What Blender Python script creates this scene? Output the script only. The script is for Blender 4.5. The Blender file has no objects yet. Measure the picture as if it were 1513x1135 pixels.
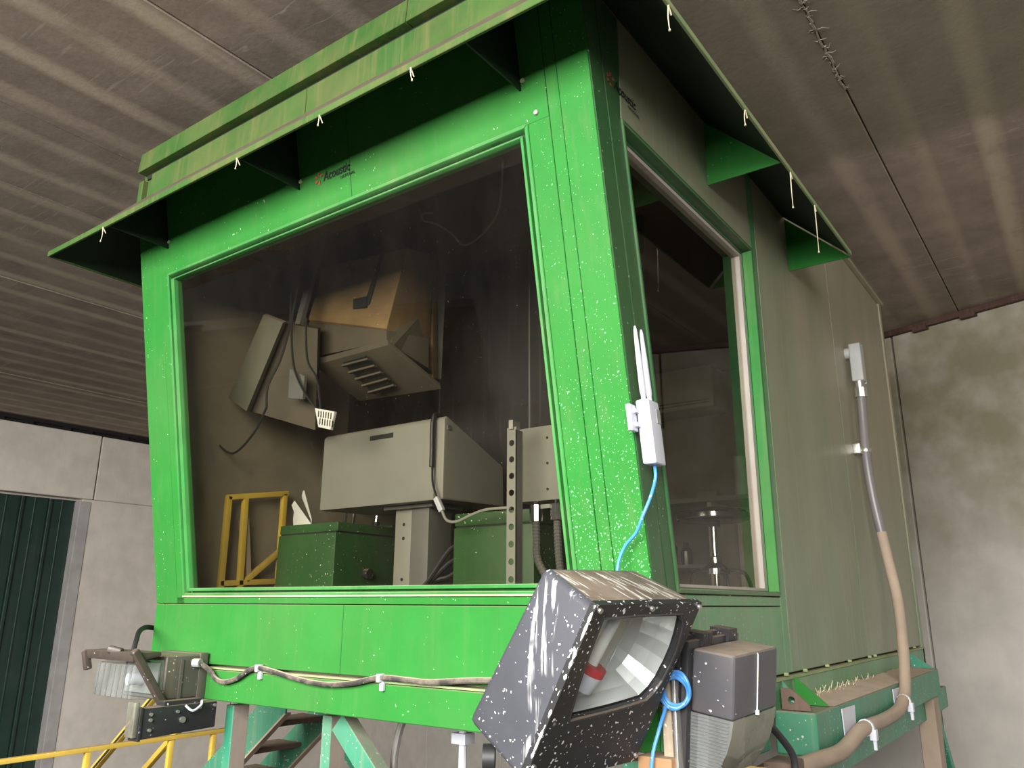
import bpy, bmesh, math, random
from mathutils import Vector as V, Matrix, Euler
random.seed(7)
SC = bpy.context.scene
COL = SC.collection

# ------------------------------------------------------------ camera, world, light, exposure
cam_data = bpy.data.cameras.new('camera')
cam_data.sensor_width = 36.0
cam_data.lens = 36.0 * 1166.3 / 1513.0
cam_data.clip_start = 0.05
cam_data.clip_end = 300
cam = bpy.data.objects.new('camera', cam_data)
COL.objects.link(cam)
yaw, pitch, roll = -0.62945, 0.27170, 0.00457
fwd = V((math.sin(yaw) * math.cos(pitch), math.cos(yaw) * math.cos(pitch), math.sin(pitch)))
r0 = V((math.cos(yaw), -math.sin(yaw), 0))
u0 = r0.cross(fwd)
rr = r0 * math.cos(roll) + u0 * math.sin(roll)
uu = -r0 * math.sin(roll) + u0 * math.cos(roll)
m = Matrix((rr, uu, -fwd)).transposed().to_4x4()
m.translation = V((1.2968, -2.6536, 0.48925))
cam.matrix_world = m
SC.camera = cam

world = bpy.data.worlds.new('overcast_day')
SC.world = world
world.use_nodes = True
bg = world.node_tree.nodes['Background']
bg.inputs['Color'].default_value = (0.90, 0.95, 1.0, 1)
bg.inputs['Strength'].default_value = 0.14

def area_light(name, loc, target, sx, sy, power, color):
    l = bpy.data.lights.new(name, 'AREA')
    l.shape = 'RECTANGLE'; l.size = sx; l.size_y = sy
    l.energy = power; l.color = color
    o = bpy.data.objects.new(name, l); COL.objects.link(o)
    o.location = loc
    o.rotation_euler = (V(target) - V(loc)).to_track_quat('-Z', 'Y').to_euler()
    return o
# daylight through the wide open front of the hall, behind the camera
area_light('daylight_opening', (0.9, -8.8, 4.5), (0.4, 0, 2.6), 12.2, 7.0, 5600, (1.0, 0.98, 0.95))

SC.view_settings.view_transform = 'Standard'
SC.view_settings.look = 'None'
SC.view_settings.gamma = 1.0
SC.view_settings.use_curve_mapping = False
SC.view_settings.exposure = 0.25

# ------------------------------------------------------------ materials
def nodes_of(name):
    mt = bpy.data.materials.new(name); mt.use_nodes = True
    nt = mt.node_tree; b = nt.nodes['Principled BSDF']
    return mt, nt, b
def N(nt, t, **k):
    n = nt.nodes.new(t)
    for a, b in k.items(): setattr(n, a, b)
    return n
def tex_noise(nt, vec, scale, detail=5, rough=0.55, mapping=None):
    if mapping is not None:
        mp = N(nt, 'ShaderNodeMapping'); mp.inputs['Scale'].default_value = mapping
        nt.links.new(vec, mp.inputs['Vector']); vec = mp.outputs['Vector']
    n = N(nt, 'ShaderNodeTexNoise'); n.inputs['Scale'].default_value = scale
    n.inputs['Detail'].default_value = detail; n.inputs['Roughness'].default_value = rough
    nt.links.new(vec, n.inputs['Vector'])
    return n.outputs['Fac']
def ramp(nt, fac, a, b, va=0.0, vb=1.0):
    r = N(nt, 'ShaderNodeMapRange'); r.inputs['From Min'].default_value = a; r.inputs['From Max'].default_value = b
    r.inputs['To Min'].default_value = va; r.inputs['To Max'].default_value = vb; r.clamp = True
    nt.links.new(fac, r.inputs['Value']); return r.outputs['Result']
def mixc(nt, fac, a, b):
    x = N(nt, 'ShaderNodeMix', data_type='RGBA')
    for s, v in ((x.inputs[0], fac), (x.inputs[6], a), (x.inputs[7], b)):
        if hasattr(v, 'is_linked'): nt.links.new(v, s)
        elif isinstance(v, (int, float)): s.default_value = v
        else: s.default_value = (*v, 1)
    return x.outputs[2]
def mul(nt, a, b, op='MULTIPLY'):
    x = N(nt, 'ShaderNodeMath', operation=op); x.use_clamp = True
    for s, v in ((x.inputs[0], a), (x.inputs[1], b)):
        if hasattr(v, 'is_linked'): nt.links.new(v, s)
        else: s.default_value = v
    return x.outputs[0]
DUST = (0.27, 0.20, 0.14)
def paint(name, base, dust=0.25, streak=0.15, speck=0.0, rough=0.45, metal=0.0, top=0.8, dust_col=DUST,
          speck_col=(0.75, 0.74, 0.70), streak_col=None, vary=0.12, bump=0.15, speck_scale=70, spec=0.5, grain=1.3, low_speck=0):
    """coloured surface with cloudy dust, vertical run marks, dried specks and dust lying on its upward faces"""
    mt, nt, b = nodes_of(name)
    tc = N(nt, 'ShaderNodeTexCoord').outputs['Object']
    n1 = tex_noise(nt, tc, grain, 6, 0.6)
    dark = tuple(c * (1 - vary) for c in base); lite = tuple(min(1, c * (1 + vary)) for c in base)
    c = mixc(nt, ramp(nt, tex_noise(nt, tc, 3.1, 4), 0.35, 0.65), dark, lite)
    if dust > 0: c = mixc(nt, ramp(nt, n1, 0.42, 0.78, 0, dust), c, dust_col)
    if streak > 0:
        s = tex_noise(nt, tc, 1.0, 4, 0.6, (26, 26, 1.1))
        c = mixc(nt, ramp(nt, s, 0.52, 0.72, 0, streak), c, streak_col or dust_col)
    if speck > 0:
        s = tex_noise(nt, tc, speck_scale, 1, 0.4)
        msk = mul(nt, ramp(nt, s, 0.74 - 0.12 * speck, 0.77 - 0.12 * speck), ramp(nt, tex_noise(nt, tc, 4.0, 2), 0.42, 0.58))
        c = mixc(nt, msk, c, speck_col)
    if low_speck > 0:  # splashes, thick low down and thinning out upwards
        s = tex_noise(nt, tc, speck_scale, 1, 0.4); sz = N(nt, 'ShaderNodeSeparateXYZ'); nt.links.new(tc, sz.inputs[0])
        thr = ramp(nt, sz.outputs['Z'], 0.55, 1.75, 0.062, -0.02)
        msk = mul(nt, ramp(nt, mul(nt, s, thr, 'ADD'), 0.70, 0.73), ramp(nt, tex_noise(nt, tc, 5.0, 2), 0.36, 0.5))
        c = mixc(nt, msk, c, speck_col)
    if top > 0:
        g = N(nt, 'ShaderNodeNewGeometry'); sp = N(nt, 'ShaderNodeSeparateXYZ'); nt.links.new(g.outputs['Normal'], sp.inputs[0])
        t = mul(nt, ramp(nt, sp.outputs['Z'], 0.45, 0.85, 0, top), ramp(nt, tex_noise(nt, tc, 9, 4), 0.2, 0.55, 0.5, 1))
        c = mixc(nt, t, c, dust_col)
    nt.links.new(c, b.inputs['Base Color'])
    b.inputs['Roughness'].default_value = rough; b.inputs['Metallic'].default_value = metal
    b.inputs['Specular IOR Level'].default_value = spec
    if bump > 0:
        bp = N(nt, 'ShaderNodeBump'); bp.inputs['Strength'].default_value = bump; bp.inputs['Distance'].default_value = 0.004
        nt.links.new(tex_noise(nt, tc, 45, 4), bp.inputs['Height']); nt.links.new(bp.outputs[0], b.inputs['Normal'])
    return mt
def flat(name, col, rough=0.5, metal=0.0, spec=0.5):
    return paint(name, col, 0.0, 0.0, 0.0, rough, metal, 0.0, vary=0.06, bump=0.0, spec=spec)
def glass(name, tint, gloss=0.06, dust=0.05, dust_col=(0.25, 0.21, 0.17)):
    mt, nt, b = nodes_of(name); nt.nodes.remove(b)
    out = nt.nodes['Material Output']; tc = N(nt, 'ShaderNodeTexCoord').outputs['Object']
    tr = N(nt, 'ShaderNodeBsdfTransparent'); tr.inputs[0].default_value = (*tint, 1)
    gl = N(nt, 'ShaderNodeBsdfGlossy'); gl.inputs['Roughness'].default_value = 0.02
    df = N(nt, 'ShaderNodeBsdfDiffuse'); df.inputs[0].default_value = (*dust_col, 1)
    fr = N(nt, 'ShaderNodeFresnel'); fr.inputs[0].default_value = 1.45
    # the sheet is a thin closed box: only its outward sides mirror (no refraction is traced inside it)
    ge = N(nt, 'ShaderNodeNewGeometry'); fo = N(nt, 'ShaderNodeMath', operation='SUBTRACT'); fo.inputs[0].default_value = 1.0
    nt.links.new(ge.outputs['Backfacing'], fo.inputs[1])
    a = N(nt, 'ShaderNodeMixShader'); nt.links.new(mul(nt, ramp(nt, fr.outputs[0], 0.0, 1.0, gloss * 0.1, 0.85), fo.outputs[0]), a.inputs[0])
    nt.links.new(tr.outputs[0], a.inputs[1]); nt.links.new(gl.outputs[0], a.inputs[2])
    q = N(nt, 'ShaderNodeMixShader')
    d1 = ramp(nt, tex_noise(nt, tc, 1.6, 6, 0.65, (2.5, 2.5, 0.8)), 0.35, 0.75, dust * 0.4, dust * 1.6)
    d2 = ramp(nt, tex_noise(nt, tc, 1.0, 2, 0.5, (160, 160, 160)), 0.755, 0.775, 0, 0.5)
    nt.links.new(mul(nt, d1, d2, 'ADD'), q.inputs[0])
    nt.links.new(a.outputs[0], q.inputs[1]); nt.links.new(df.outputs[0], q.inputs[2]); nt.links.new(q.outputs[0], out.inputs[0])
    return mt

GREEN = (0.027, 0.180, 0.031)
M = {}
M['green'] = paint('green_paint_front', GREEN, 0.10, 0.06, 0.03, 0.46, top=0.75, speck_col=(0.32, 0.50, 0.30), vary=0.06, spec=0.06)
M['green_speck'] = paint('green_paint_speckled', GREEN, 0.06, 0.10, 0.0, 0.46, top=0.75, low_speck=1, speck_col=(0.20, 0.44, 0.23), vary=0.06, speck_scale=120, spec=0.06)
M['green_roof'] = paint('green_paint_fascia', (0.042, 0.110, 0.024), 0.75, 0.6, 0.0, 0.7, dust_col=(0.150, 0.140, 0.055), top=0.9, grain=2.2, spec=0.14)
M['green_shade'] = paint('green_paint_visor_shade', (0.003, 0.014, 0.003), 0.0, 0.0, 0.0, 0.7, top=0.9)  # green darkened: the shade under the visor is put into the colour
M['green_side'] = paint('green_paint_side_dusty', (0.075, 0.24, 0.095), 0.40, 0.45, 0.3, 0.40, dust_col=(0.27, 0.25, 0.175), speck_col=(0.35, 0.42, 0.3), grain=0.9)
def green_rear_mat():
    """green paint under a brown dust film that thins out towards the bottom and the front"""
    mt = paint('green_paint_rear_dusty', (0.085, 0.175, 0.080), 0.35, 0.45, 0.0, 0.40, dust_col=(0.31, 0.275, 0.195), grain=0.7)
    nt = mt.node_tree; b = nt.nodes['Principled BSDF']; old = b.inputs['Base Color'].links[0].from_socket
    tc = N(nt, 'ShaderNodeTexCoord').outputs['Object']; sp = N(nt, 'ShaderNodeSeparateXYZ'); nt.links.new(tc, sp.inputs[0])
    w = mul(nt, ramp(nt, sp.outputs['Z'], 0.0, 2.2, 0.0, 0.55), ramp(nt, sp.outputs['Y'], 1.4, 4.2, 0.05, 0.40), 'ADD')
    fac = mul(nt, w, ramp(nt, tex_noise(nt, tc, 1.0, 5, 0.6, (9, 3.0, 0.5)), 0.25, 0.65, 0.55, 1))
    nt.links.new(mixc(nt, fac, old, (0.38, 0.315, 0.235)), b.inputs['Base Color'])
    return mt
M['green_rear'] = green_rear_mat()
M['green_corner'] = paint('green_paint_corner_strip', (0.030, 0.100, 0.032), 0.2, 0.25, 0.2, 0.42, dust_col=(0.12, 0.115, 0.07), speck_col=(0.4, 0.4, 0.3))
M['teal'] = paint('teal_frame_paint', (0.030, 0.22, 0.125), 0.25, 0.35, 0.3, 0.5, top=0.95, dust_col=(0.30, 0.235, 0.175))
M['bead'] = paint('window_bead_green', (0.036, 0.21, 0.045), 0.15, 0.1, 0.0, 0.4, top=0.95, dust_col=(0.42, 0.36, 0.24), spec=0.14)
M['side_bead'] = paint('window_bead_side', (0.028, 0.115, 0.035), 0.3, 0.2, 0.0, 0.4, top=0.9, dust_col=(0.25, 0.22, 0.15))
M['matt_black'] = flat('matt_black_fill', (0.012, 0.016, 0.012), 0.7)
M['pale_trim'] = paint('pale_glazing_trim', (0.42, 0.38, 0.34), 0.3, 0.2, 0, 0.5)
M['dusty_ledge'] = paint('dusty_seam', (0.20, 0.30, 0.12), 0.9, 0.1, 0.0, 0.8, dust_col=(0.42, 0.36, 0.22))
M['glass'] = glass('tinted_window_glass', (0.82, 0.81, 0.765), 0.05, 0.008)
M['clear'] = glass('lamp_glass', (0.93, 0.95, 0.95), 0.08, 0.03, (0.6, 0.6, 0.58))
M['refractor'] = glass('prismatic_lamp_glass', (0.72, 0.75, 0.75), 0.3, 0.30, (0.36, 0.365, 0.36))
M['refractor_clear'] = glass('clear_ribbed_lamp_glass', (0.86, 0.88, 0.87), 0.3, 0.16, (0.6, 0.6, 0.57))
M['refractor_dusty'] = glass('dusty_lamp_glass', (0.62, 0.62, 0.56), 0.3, 0.75, (0.27, 0.26, 0.21))
M['concrete'] = paint('ceiling_concrete', (0.185, 0.150, 0.125), 0.25, 0.0, 0.0, 0.9, top=0, bump=0.3, dust_col=(0.13, 0.11, 0.085))
M['wall_c'] = paint('wall_concrete', (0.70, 0.64, 0.57), 0.35, 0.15, 0.0, 0.85, top=0, dust_col=(0.55, 0.48, 0.40), vary=0.07, bump=0.25, grain=0.8)
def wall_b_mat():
    """bare concrete with a darker greenish tint over the upper part, its lower edge ragged"""
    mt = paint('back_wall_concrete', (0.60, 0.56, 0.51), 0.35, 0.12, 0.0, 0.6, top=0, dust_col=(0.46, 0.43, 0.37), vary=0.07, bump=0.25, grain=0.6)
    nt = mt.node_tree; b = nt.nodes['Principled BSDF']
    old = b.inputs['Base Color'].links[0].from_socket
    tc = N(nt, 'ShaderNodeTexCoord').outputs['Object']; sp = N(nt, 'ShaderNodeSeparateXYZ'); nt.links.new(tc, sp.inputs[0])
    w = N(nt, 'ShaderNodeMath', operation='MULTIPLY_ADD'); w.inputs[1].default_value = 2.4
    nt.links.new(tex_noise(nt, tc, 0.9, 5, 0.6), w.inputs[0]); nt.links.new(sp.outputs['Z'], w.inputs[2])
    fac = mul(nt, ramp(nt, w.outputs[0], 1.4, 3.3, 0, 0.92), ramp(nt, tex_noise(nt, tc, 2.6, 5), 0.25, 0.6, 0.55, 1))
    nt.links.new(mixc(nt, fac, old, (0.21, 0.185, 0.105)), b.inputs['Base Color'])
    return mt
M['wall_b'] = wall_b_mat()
M['floor_c'] = paint('floor_concrete', (0.035, 0.030, 0.026), 0.1, 0, 0, 0.9, top=0)
M['ground'] = paint('yard_ground', (0.22, 0.20, 0.17), 0.3, 0, 0, 0.95, top=0)
M['maroon'] = paint('maroon_steel', (0.055, 0.018, 0.014), 0.3, 0.2, 0, 0.6, top=0.2)
M['dark_gap'] = flat('dark_joint', (0.012, 0.010, 0.009), 0.9)
M['door'] = paint('dark_green_door_sheet', (0.014, 0.040, 0.030), 0.15, 0.2, 0, 0.45, dust_col=(0.08, 0.08, 0.07))
M['jamb'] = paint('grey_door_jamb', (0.43, 0.41, 0.40), 0.25, 0.15, 0, 0.7)
M['yellow'] = paint('yellow_rail_paint', (0.68, 0.46, 0.06), 0.25, 0.1, 0.1, 0.5, top=0.5)
M['black_band'] = flat('black_stripe', (0.02, 0.02, 0.015), 0.6)
M['brown_lining'] = paint('brown_cabin_lining', (0.10, 0.070, 0.042), 0.25, 0.1, 0, 0.9, top=0, dust_col=(0.13, 0.095, 0.055))
M['wallpaper_grey'] = paint('grey_brown_cabin_wall', (0.27, 0.235, 0.165), 0.25, 0.2, 0, 0.85, top=0)
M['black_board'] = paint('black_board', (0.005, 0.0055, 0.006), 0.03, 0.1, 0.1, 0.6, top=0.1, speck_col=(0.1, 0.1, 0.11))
M['grey_metal'] = paint('grey_console_paint', (0.235, 0.235, 0.205), 0.15, 0.08, 0.0, 0.45, top=0.8, vary=0.05)
M['dark_grey'] = paint('dark_grey_paint', (0.12, 0.12, 0.115), 0.2, 0.1, 0, 0.5)
M['monitor_dusty'] = paint('dusty_tan_plastic', (0.23, 0.145, 0.062), 0.6, 0.2, 0.1, 0.85, top=0.7, dust_col=(0.145, 0.09, 0.045), grain=5, vary=0.25)
M['monitor_grey'] = paint('dusty_grey_plastic', (0.080, 0.068, 0.046), 0.4, 0.2, 0, 0.8, top=0.6, dust_col=(0.09, 0.06, 0.035), grain=4)
M['monitor_panel'] = paint('dusty_grey_green_plastic', (0.088, 0.092, 0.068), 0.2, 0.05, 0, 0.6)
M['panel_grey'] = paint('pale_grey_plastic', (0.25, 0.26, 0.225), 0.2, 0.05, 0, 0.6)
M['box_green'] = paint('dark_green_box_paint', (0.020, 0.085, 0.018), 0.2, 0.1, 0.1, 0.45, top=0.8, dust_col=(0.12, 0.11, 0.08))
M['chrome'] = flat('chrome', (0.75, 0.75, 0.75), 0.12, 1.0)
M['steel'] = paint('galvanised_steel', (0.50, 0.49, 0.46), 0.2, 0.1, 0, 0.35, 0.8, top=0.3)
M['black_plastic'] = paint('black_plastic', (0.020, 0.021, 0.024), 0.12, 0.0, 0.12, 0.4, top=0.75)
M['black_rubber'] = flat('black_rubber', (0.015, 0.015, 0.016), 0.5)
M['white_plastic'] = flat('white_plastic', (0.56, 0.57, 0.63), 0.4)
M['white_paper'] = flat('white_paper', (0.80, 0.79, 0.76), 0.7)
M['cream'] = paint('cream_cabinet', (0.80, 0.72, 0.56), 0.25, 0.1, 0, 0.6)
M['blue'] = paint('blue_cable_jacket', (0.05, 0.26, 0.66), 0.12, 0, 0.1, 0.4, top=0.2, dust_col=(0.5, 0.55, 0.65))
M['cable_dusty'] = paint('dusty_black_cable', (0.035, 0.030, 0.028), 0.5, 0.0, 0.2, 0.8, top=1.0, dust_col=(0.42, 0.34, 0.25), grain=14)
M['post_dusty'] = paint('dust_filmed_steel', (0.27, 0.225, 0.185), 0.4, 0.4, 0, 0.8, top=0, dust_col=(0.36, 0.30, 0.24))
M['conduit_grey'] = paint('grey_conduit', (0.17, 0.16, 0.165), 0.3, 0, 0, 0.35, top=0.4)
M['dust_pile'] = paint('settled_tan_dust', (0.52, 0.40, 0.30), 0.4, 0, 0.1, 0.95, top=0, dust_col=(0.40, 0.31, 0.23), grain=8)
M['conduit_dusty'] = paint('tan_dust_conduit', (0.36, 0.275, 0.205), 0.6, 0, 0, 0.85, top=0.9, dust_col=(0.44, 0.34, 0.25), grain=6)
M['cast_grey'] = paint('cast_grey_fitting', (0.40, 0.42, 0.42), 0.2, 0, 0, 0.5, top=0.8, dust_col=(0.5, 0.36, 0.2))
M['rust'] = paint('rusty_brown_steel', (0.115, 0.070, 0.055), 0.4, 0.2, 0, 0.85, top=0.6)
M['wood'] = paint('raw_wood_block', (0.38, 0.20, 0.09), 0.3, 0.2, 0, 0.8)
M['bark'] = paint('weathered_sealant', (0.36, 0.30, 0.22), 0.7, 0.5, 0.4, 0.9, grain=9, vary=0.4)
M['droppings'] = paint('slate_housing_with_droppings', (0.115, 0.115, 0.135), 0.12, 0.0, 0.9, 0.5, top=0, speck_scale=60, vary=0.10, dust_col=(0.2, 0.19, 0.18))
M['wp_grey'] = paint('grey_wallpack_housing', (0.058, 0.058, 0.066), 0.2, 0.0, 0.1, 0.5, top=0.95, dust_col=(0.33, 0.26, 0.20), vary=0.08, speck_scale=60)
M['lamp_bronze'] = paint('bronze_lamp_housing', (0.085, 0.080, 0.066), 0.25, 0.1, 0.12, 0.45, top=0.5, speck_col=(0.5, 0.5, 0.45))
M['guard'] = paint('dark_brown_guard_bar', (0.045, 0.036, 0.030), 0.2, 0.1, 0.1, 0.4, top=0.35)
M['reflector'] = flat('brushed_aluminium_reflector', (0.58, 0.59, 0.57), 0.38, 0.6)
M['red'] = flat('red_band', (0.45, 0.03, 0.035), 0.5)
M['red_logo'] = flat('red_emblem', (0.38, 0.06, 0.03), 0.6)
M['black_ink'] = flat('black_lettering', (0.006, 0.010, 0.006), 0.6)
M['lime'] = paint('lime_crust', (0.30, 0.26, 0.20), 0.4, 0, 0, 0.95, top=0)
M['straw'] = flat('pale_straw', (0.62, 0.55, 0.38), 0.8)
M['stool_seat'] = flat('black_vinyl', (0.03, 0.03, 0.032), 0.25)
M['tint_bottle'] = flat('dark_bottle_glass', (0.06, 0.045, 0.035), 0.1)

# ceiling: pale bands along the planks, fine cracks with lime bloom across them, a darker greenish patch over the right front
def ceiling_mat():
    mt, nt, b = nodes_of('precast_ceiling_concrete')
    tc = N(nt, 'ShaderNodeTexCoord').outputs['Object']
    c = mixc(nt, ramp(nt, tex_noise(nt, tc, 2.2, 7, 0.62), 0.3, 0.7), (0.25, 0.20, 0.16), (0.40, 0.325, 0.26))
    wv = N(nt, 'ShaderNodeTexWave', wave_type='BANDS', bands_direction='X', wave_profile='SIN')
    wv.inputs['Scale'].default_value = 0.70; wv.inputs['Distortion'].default_value = 0.8; wv.inputs['Detail'].default_value = 1.0; wv.inputs['Detail Scale'].default_value = 0.5
    mp = N(nt, 'ShaderNodeMapping'); mp.inputs['Scale'].default_value = (1, 0.12, 0); nt.links.new(tc, mp.inputs['Vector']); nt.links.new(mp.outputs[0], wv.inputs['Vector'])
    bands = mul(nt, ramp(nt, wv.outputs['Fac'], 0.62, 0.97, 0, 0.85), ramp(nt, tex_noise(nt, tc, 1.0, 2, 0.45, (2.1, 0.12, 0.3)), 0.35, 0.6, 0.25, 1))
    c = mixc(nt, bands, c, (0.58, 0.49, 0.375))
    mott = ramp(nt, tex_noise(nt, tc, 7.0, 5, 0.65, (1.0, 0.45, 1)), 0.52, 0.70, 0, 0.4)
    c = mixc(nt, mott, c, (0.23, 0.19, 0.15))
    # cracks: thin level sets of a noise stretched across the planks
    w = tex_noise(nt, tc, 1.0, 3, 0.7, (0.55, 3.6, 1))
    d = N(nt, 'ShaderNodeMath', operation='SUBTRACT'); d.inputs[1].default_value = 0.5; nt.links.new(w, d.inputs[0])
    a = N(nt, 'ShaderNodeMath', operation='ABSOLUTE'); nt.links.new(d.outputs[0], a.inputs[0])
    line = ramp(nt, a.outputs[0], 0.0, 0.006, 1, 0)
    line = mul(nt, line, ramp(nt, tex_noise(nt, tc, 0.9, 3), 0.55, 0.66))
    c = mixc(nt, mul(nt, line, 0.7), c, (0.62, 0.56, 0.49))
    # fine scratches running across
    f = mul(nt, ramp(nt, tex_noise(nt, tc, 1.0, 2, 0.6, (2.2, 34, 1)), 0.63, 0.70), ramp(nt, tex_noise(nt, tc, 0.7, 2), 0.47, 0.60))
    c = mixc(nt, mul(nt, f, 0.38), c, (0.55, 0.48, 0.40))
    # darker greenish patch ending along a wobbly edge
    sp = N(nt, 'ShaderNodeSeparateXYZ'); nt.links.new(tc, sp.inputs[0])
    wob = tex_noise(nt, tc, 1.8, 4)
    yy = N(nt, 'ShaderNodeMath', operation='MULTIPLY_ADD'); yy.inputs[1].default_value = 0.5; nt.links.new(wob, yy.inputs[0]); nt.links.new(sp.outputs['Y'], yy.inputs[2])
    dark_patch = mul(nt, ramp(nt, yy.outputs[0], 3.00, 3.22, 1, 0), ramp(nt, sp.outputs['X'], -1.6, -0.6, 0, 0.62))
    c = mixc(nt, dark_patch, c, (0.17, 0.155, 0.095))
    nt.links.new(c, b.inputs['Base Color']); b.inputs['Roughness'].default_value = 0.9
    bp = N(nt, 'ShaderNodeBump'); bp.inputs['Strength'].default_value = 0.14; bp.inputs['Distance'].default_value = 0.01
    nt.links.new(tex_noise(nt, tc, 22, 5), bp.inputs['Height']); nt.links.new(bp.outputs[0], b.inputs['Normal'])
    return mt
M['ceiling'] = ceiling_mat()

def dropping_mat(name, base, run, amount, speck_amt):
    """slate painted metal with white bird lime run down along the direction run (a mapping scale)"""
    mt, nt, b = nodes_of(name)
    tc = N(nt, 'ShaderNodeTexCoord').outputs['Object']
    c = mixc(nt, ramp(nt, tex_noise(nt, tc, 5, 5), 0.35, 0.7), tuple(x * 0.85 for x in base), tuple(x * 1.15 for x in base))
    s = ramp(nt, tex_noise(nt, tc, 1.0, 4, 0.6, run), 0.60, 0.66)
    s = mul(nt, s, ramp(nt, tex_noise(nt, tc, 5.0, 3), 0.60 - amount, 0.66 - amount))
    c = mixc(nt, mul(nt, s, 0.85), c, (0.55, 0.55, 0.54))
    k = ramp(nt, tex_noise(nt, tc, 75, 1), 0.74 - speck_amt, 0.76 - speck_amt)
    c = mixc(nt, k, c, (0.62, 0.61, 0.58))
    nt.links.new(c, b.inputs['Base Color']); b.inputs['Roughness'].default_value = 0.48
    return mt
M['lime_side'] = dropping_mat('slate_housing_lime_runs', (0.058, 0.059, 0.070), (30, 30, 1.6), 0.11, 0.035)
M['lime_front'] = dropping_mat('black_front_lime_specks', (0.020, 0.020, 0.020), (20, 20, 2), 0.0, 0.07)
def lime_top_mat():
    mt, nt, b = nodes_of('brown_top_with_lime_streaks')
    tc = N(nt, 'ShaderNodeTexCoord').outputs['Object']
    c = mixc(nt, ramp(nt, tex_noise(nt, tc, 8, 5), 0.35, 0.65), (0.12, 0.09, 0.066), (0.20, 0.155, 0.115))
    s = ramp(nt, tex_noise(nt, tc, 1.0, 4, 0.6, (7, 46, 12)), 0.56, 0.63)
    c = mixc(nt, mul(nt, s, 0.9), c, (0.58, 0.56, 0.51))
    nt.links.new(c, b.inputs['Base Color']); b.inputs['Roughness'].default_value = 0.8
    return mt
M['lime_top'] = lime_top_mat()

# ------------------------------------------------------------ mesh helpers
class MB:
    def __init__(s): s.v = []; s.f = []; s.mi = []; s.cur = 0
    def add(s, vs, fs):
        o = len(s.v); s.v += [tuple(v) for v in vs]; s.f += [tuple(i + o for i in f) for f in fs]; s.mi += [s.cur] * len(fs); return s
    def hexa(s, a, b):  # two matching quads
        return s.add(list(a) + list(b), [(0, 1, 2, 3), (7, 6, 5, 4), (0, 4, 5, 1), (1, 5, 6, 2), (2, 6, 7, 3), (3, 7, 4, 0)])
    def box(s, p, q):
        (x0, y0, z0), (x1, y1, z1) = p, q
        return s.hexa([(x0, y0, z0), (x1, y0, z0), (x1, y1, z0), (x0, y1, z0)], [(x0, y0, z1), (x1, y0, z1), (x1, y1, z1), (x0, y1, z1)])
    def obox(s, o, ex, ey, ez, p, q):
        o, ex, ey, ez = V(o), V(ex), V(ey), V(ez)
        P = lambda x, y, z: o + ex * x + ey * y + ez * z
        (x0, y0, z0), (x1, y1, z1) = p, q
        return s.hexa([P(x0, y0, z0), P(x1, y0, z0), P(x1, y1, z0), P(x0, y1, z0)], [P(x0, y0, z1), P(x1, y0, z1), P(x1, y1, z1), P(x0, y1, z1)])
    def prism(s, poly, d):
        d = V(d); n = len(poly); a = [V(p) for p in poly]; b = [p + d for p in a]
        return s.add(a + b, [tuple(range(n)), tuple(range(2 * n - 1, n - 1, -1))] + [(i, n + i, n + (i + 1) % n, (i + 1) % n) for i in range(n)])
    def bar(s, a, b, w, h, up=(0, 0, 1)):
        a, b = V(a), V(b); d = (b - a); L = d.length; d.normalize()
        u = V(up)
        if abs(u.dot(d)) > 0.98: u = V((1, 0, 0))
        sd = d.cross(u).normalized(); up2 = sd.cross(d)
        return s.obox(a, d, sd, up2, (0, -w / 2, -h / 2), (L, w / 2, h / 2))
    def cyl(s, a, b, r, r2=None, n=14):
        return s.tube([a, b], r, n, r2)
    def tube(s, path, r, n=8, r2=None, cap=True):
        P = [V(p) for p in path]; o = len(s.v); vs = []; fs = []; prev = None
        for i, p in enumerate(P):
            d = (P[min(i + 1, len(P) - 1)] - P[max(i - 1, 0)])
            if d.length < 1e-9: d = V((0, 0, 1))
            d.normalize()
            if prev is None:
                u = V((0, 0, 1)) if abs(d.z) < 0.9 else V((1, 0, 0))
                u = (u - d * u.dot(d)).normalized()
            else: u = (prev - d * prev.dot(d)).normalized()
            prev = u; w = d.cross(u)
            ri = r[i] if isinstance(r, (list, tuple)) else (r if r2 is None else r + (r2 - r) * i / (len(P) - 1))
            vs += [p + (u * math.cos(2 * math.pi * k / n) + w * math.sin(2 * math.pi * k / n)) * ri for k in range(n)]
        for i in range(len(P) - 1):
            for k in range(n):
                k2 = (k + 1) % n; fs.append((i * n + k, i * n + k2, (i + 1) * n + k2, (i + 1) * n + k))
        if cap: fs += [tuple(range(n - 1, -1, -1)), tuple((len(P) - 1) * n + k for k in range(n))]
        return s.add(vs, fs)
    def build(s, name, mat, parent=None, bevel=0.0, smooth=False, seg=2, **props):
        me = bpy.data.meshes.new(name); me.from_pydata(s.v, [], s.f); me.update()
        bm = bmesh.new(); bm.from_mesh(me)
        for i, f in enumerate(bm.faces): f.material_index = s.mi[i] if i < len(s.mi) else 0
        bmesh.ops.recalc_face_normals(bm, faces=bm.faces)
        if bevel > 0:
            ed = [e for e in bm.edges if len(e.link_faces) == 2 and e.calc_face_angle(0) > 0.5]
            bmesh.ops.bevel(bm, geom=ed, offset=bevel, segments=seg, affect='EDGES', profile=0.6, clamp_overlap=True)
        if smooth or bevel > 0:
            for f in bm.faces: f.smooth = True
            for e in bm.edges:
                if len(e.link_faces) == 2 and e.calc_face_angle(0) > 0.6: e.smooth = False
        bm.to_mesh(me); bm.free()
        for mm in (mat if isinstance(mat, (list, tuple)) else [mat]): me.materials.append(mm if not isinstance(mm, str) else M[mm])
        o = bpy.data.objects.new(name, me); COL.objects.link(o)
        if parent is not None: attach(o, parent)
        for k, v in props.items(): o[k] = v
        return o
WORLD = {}
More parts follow.
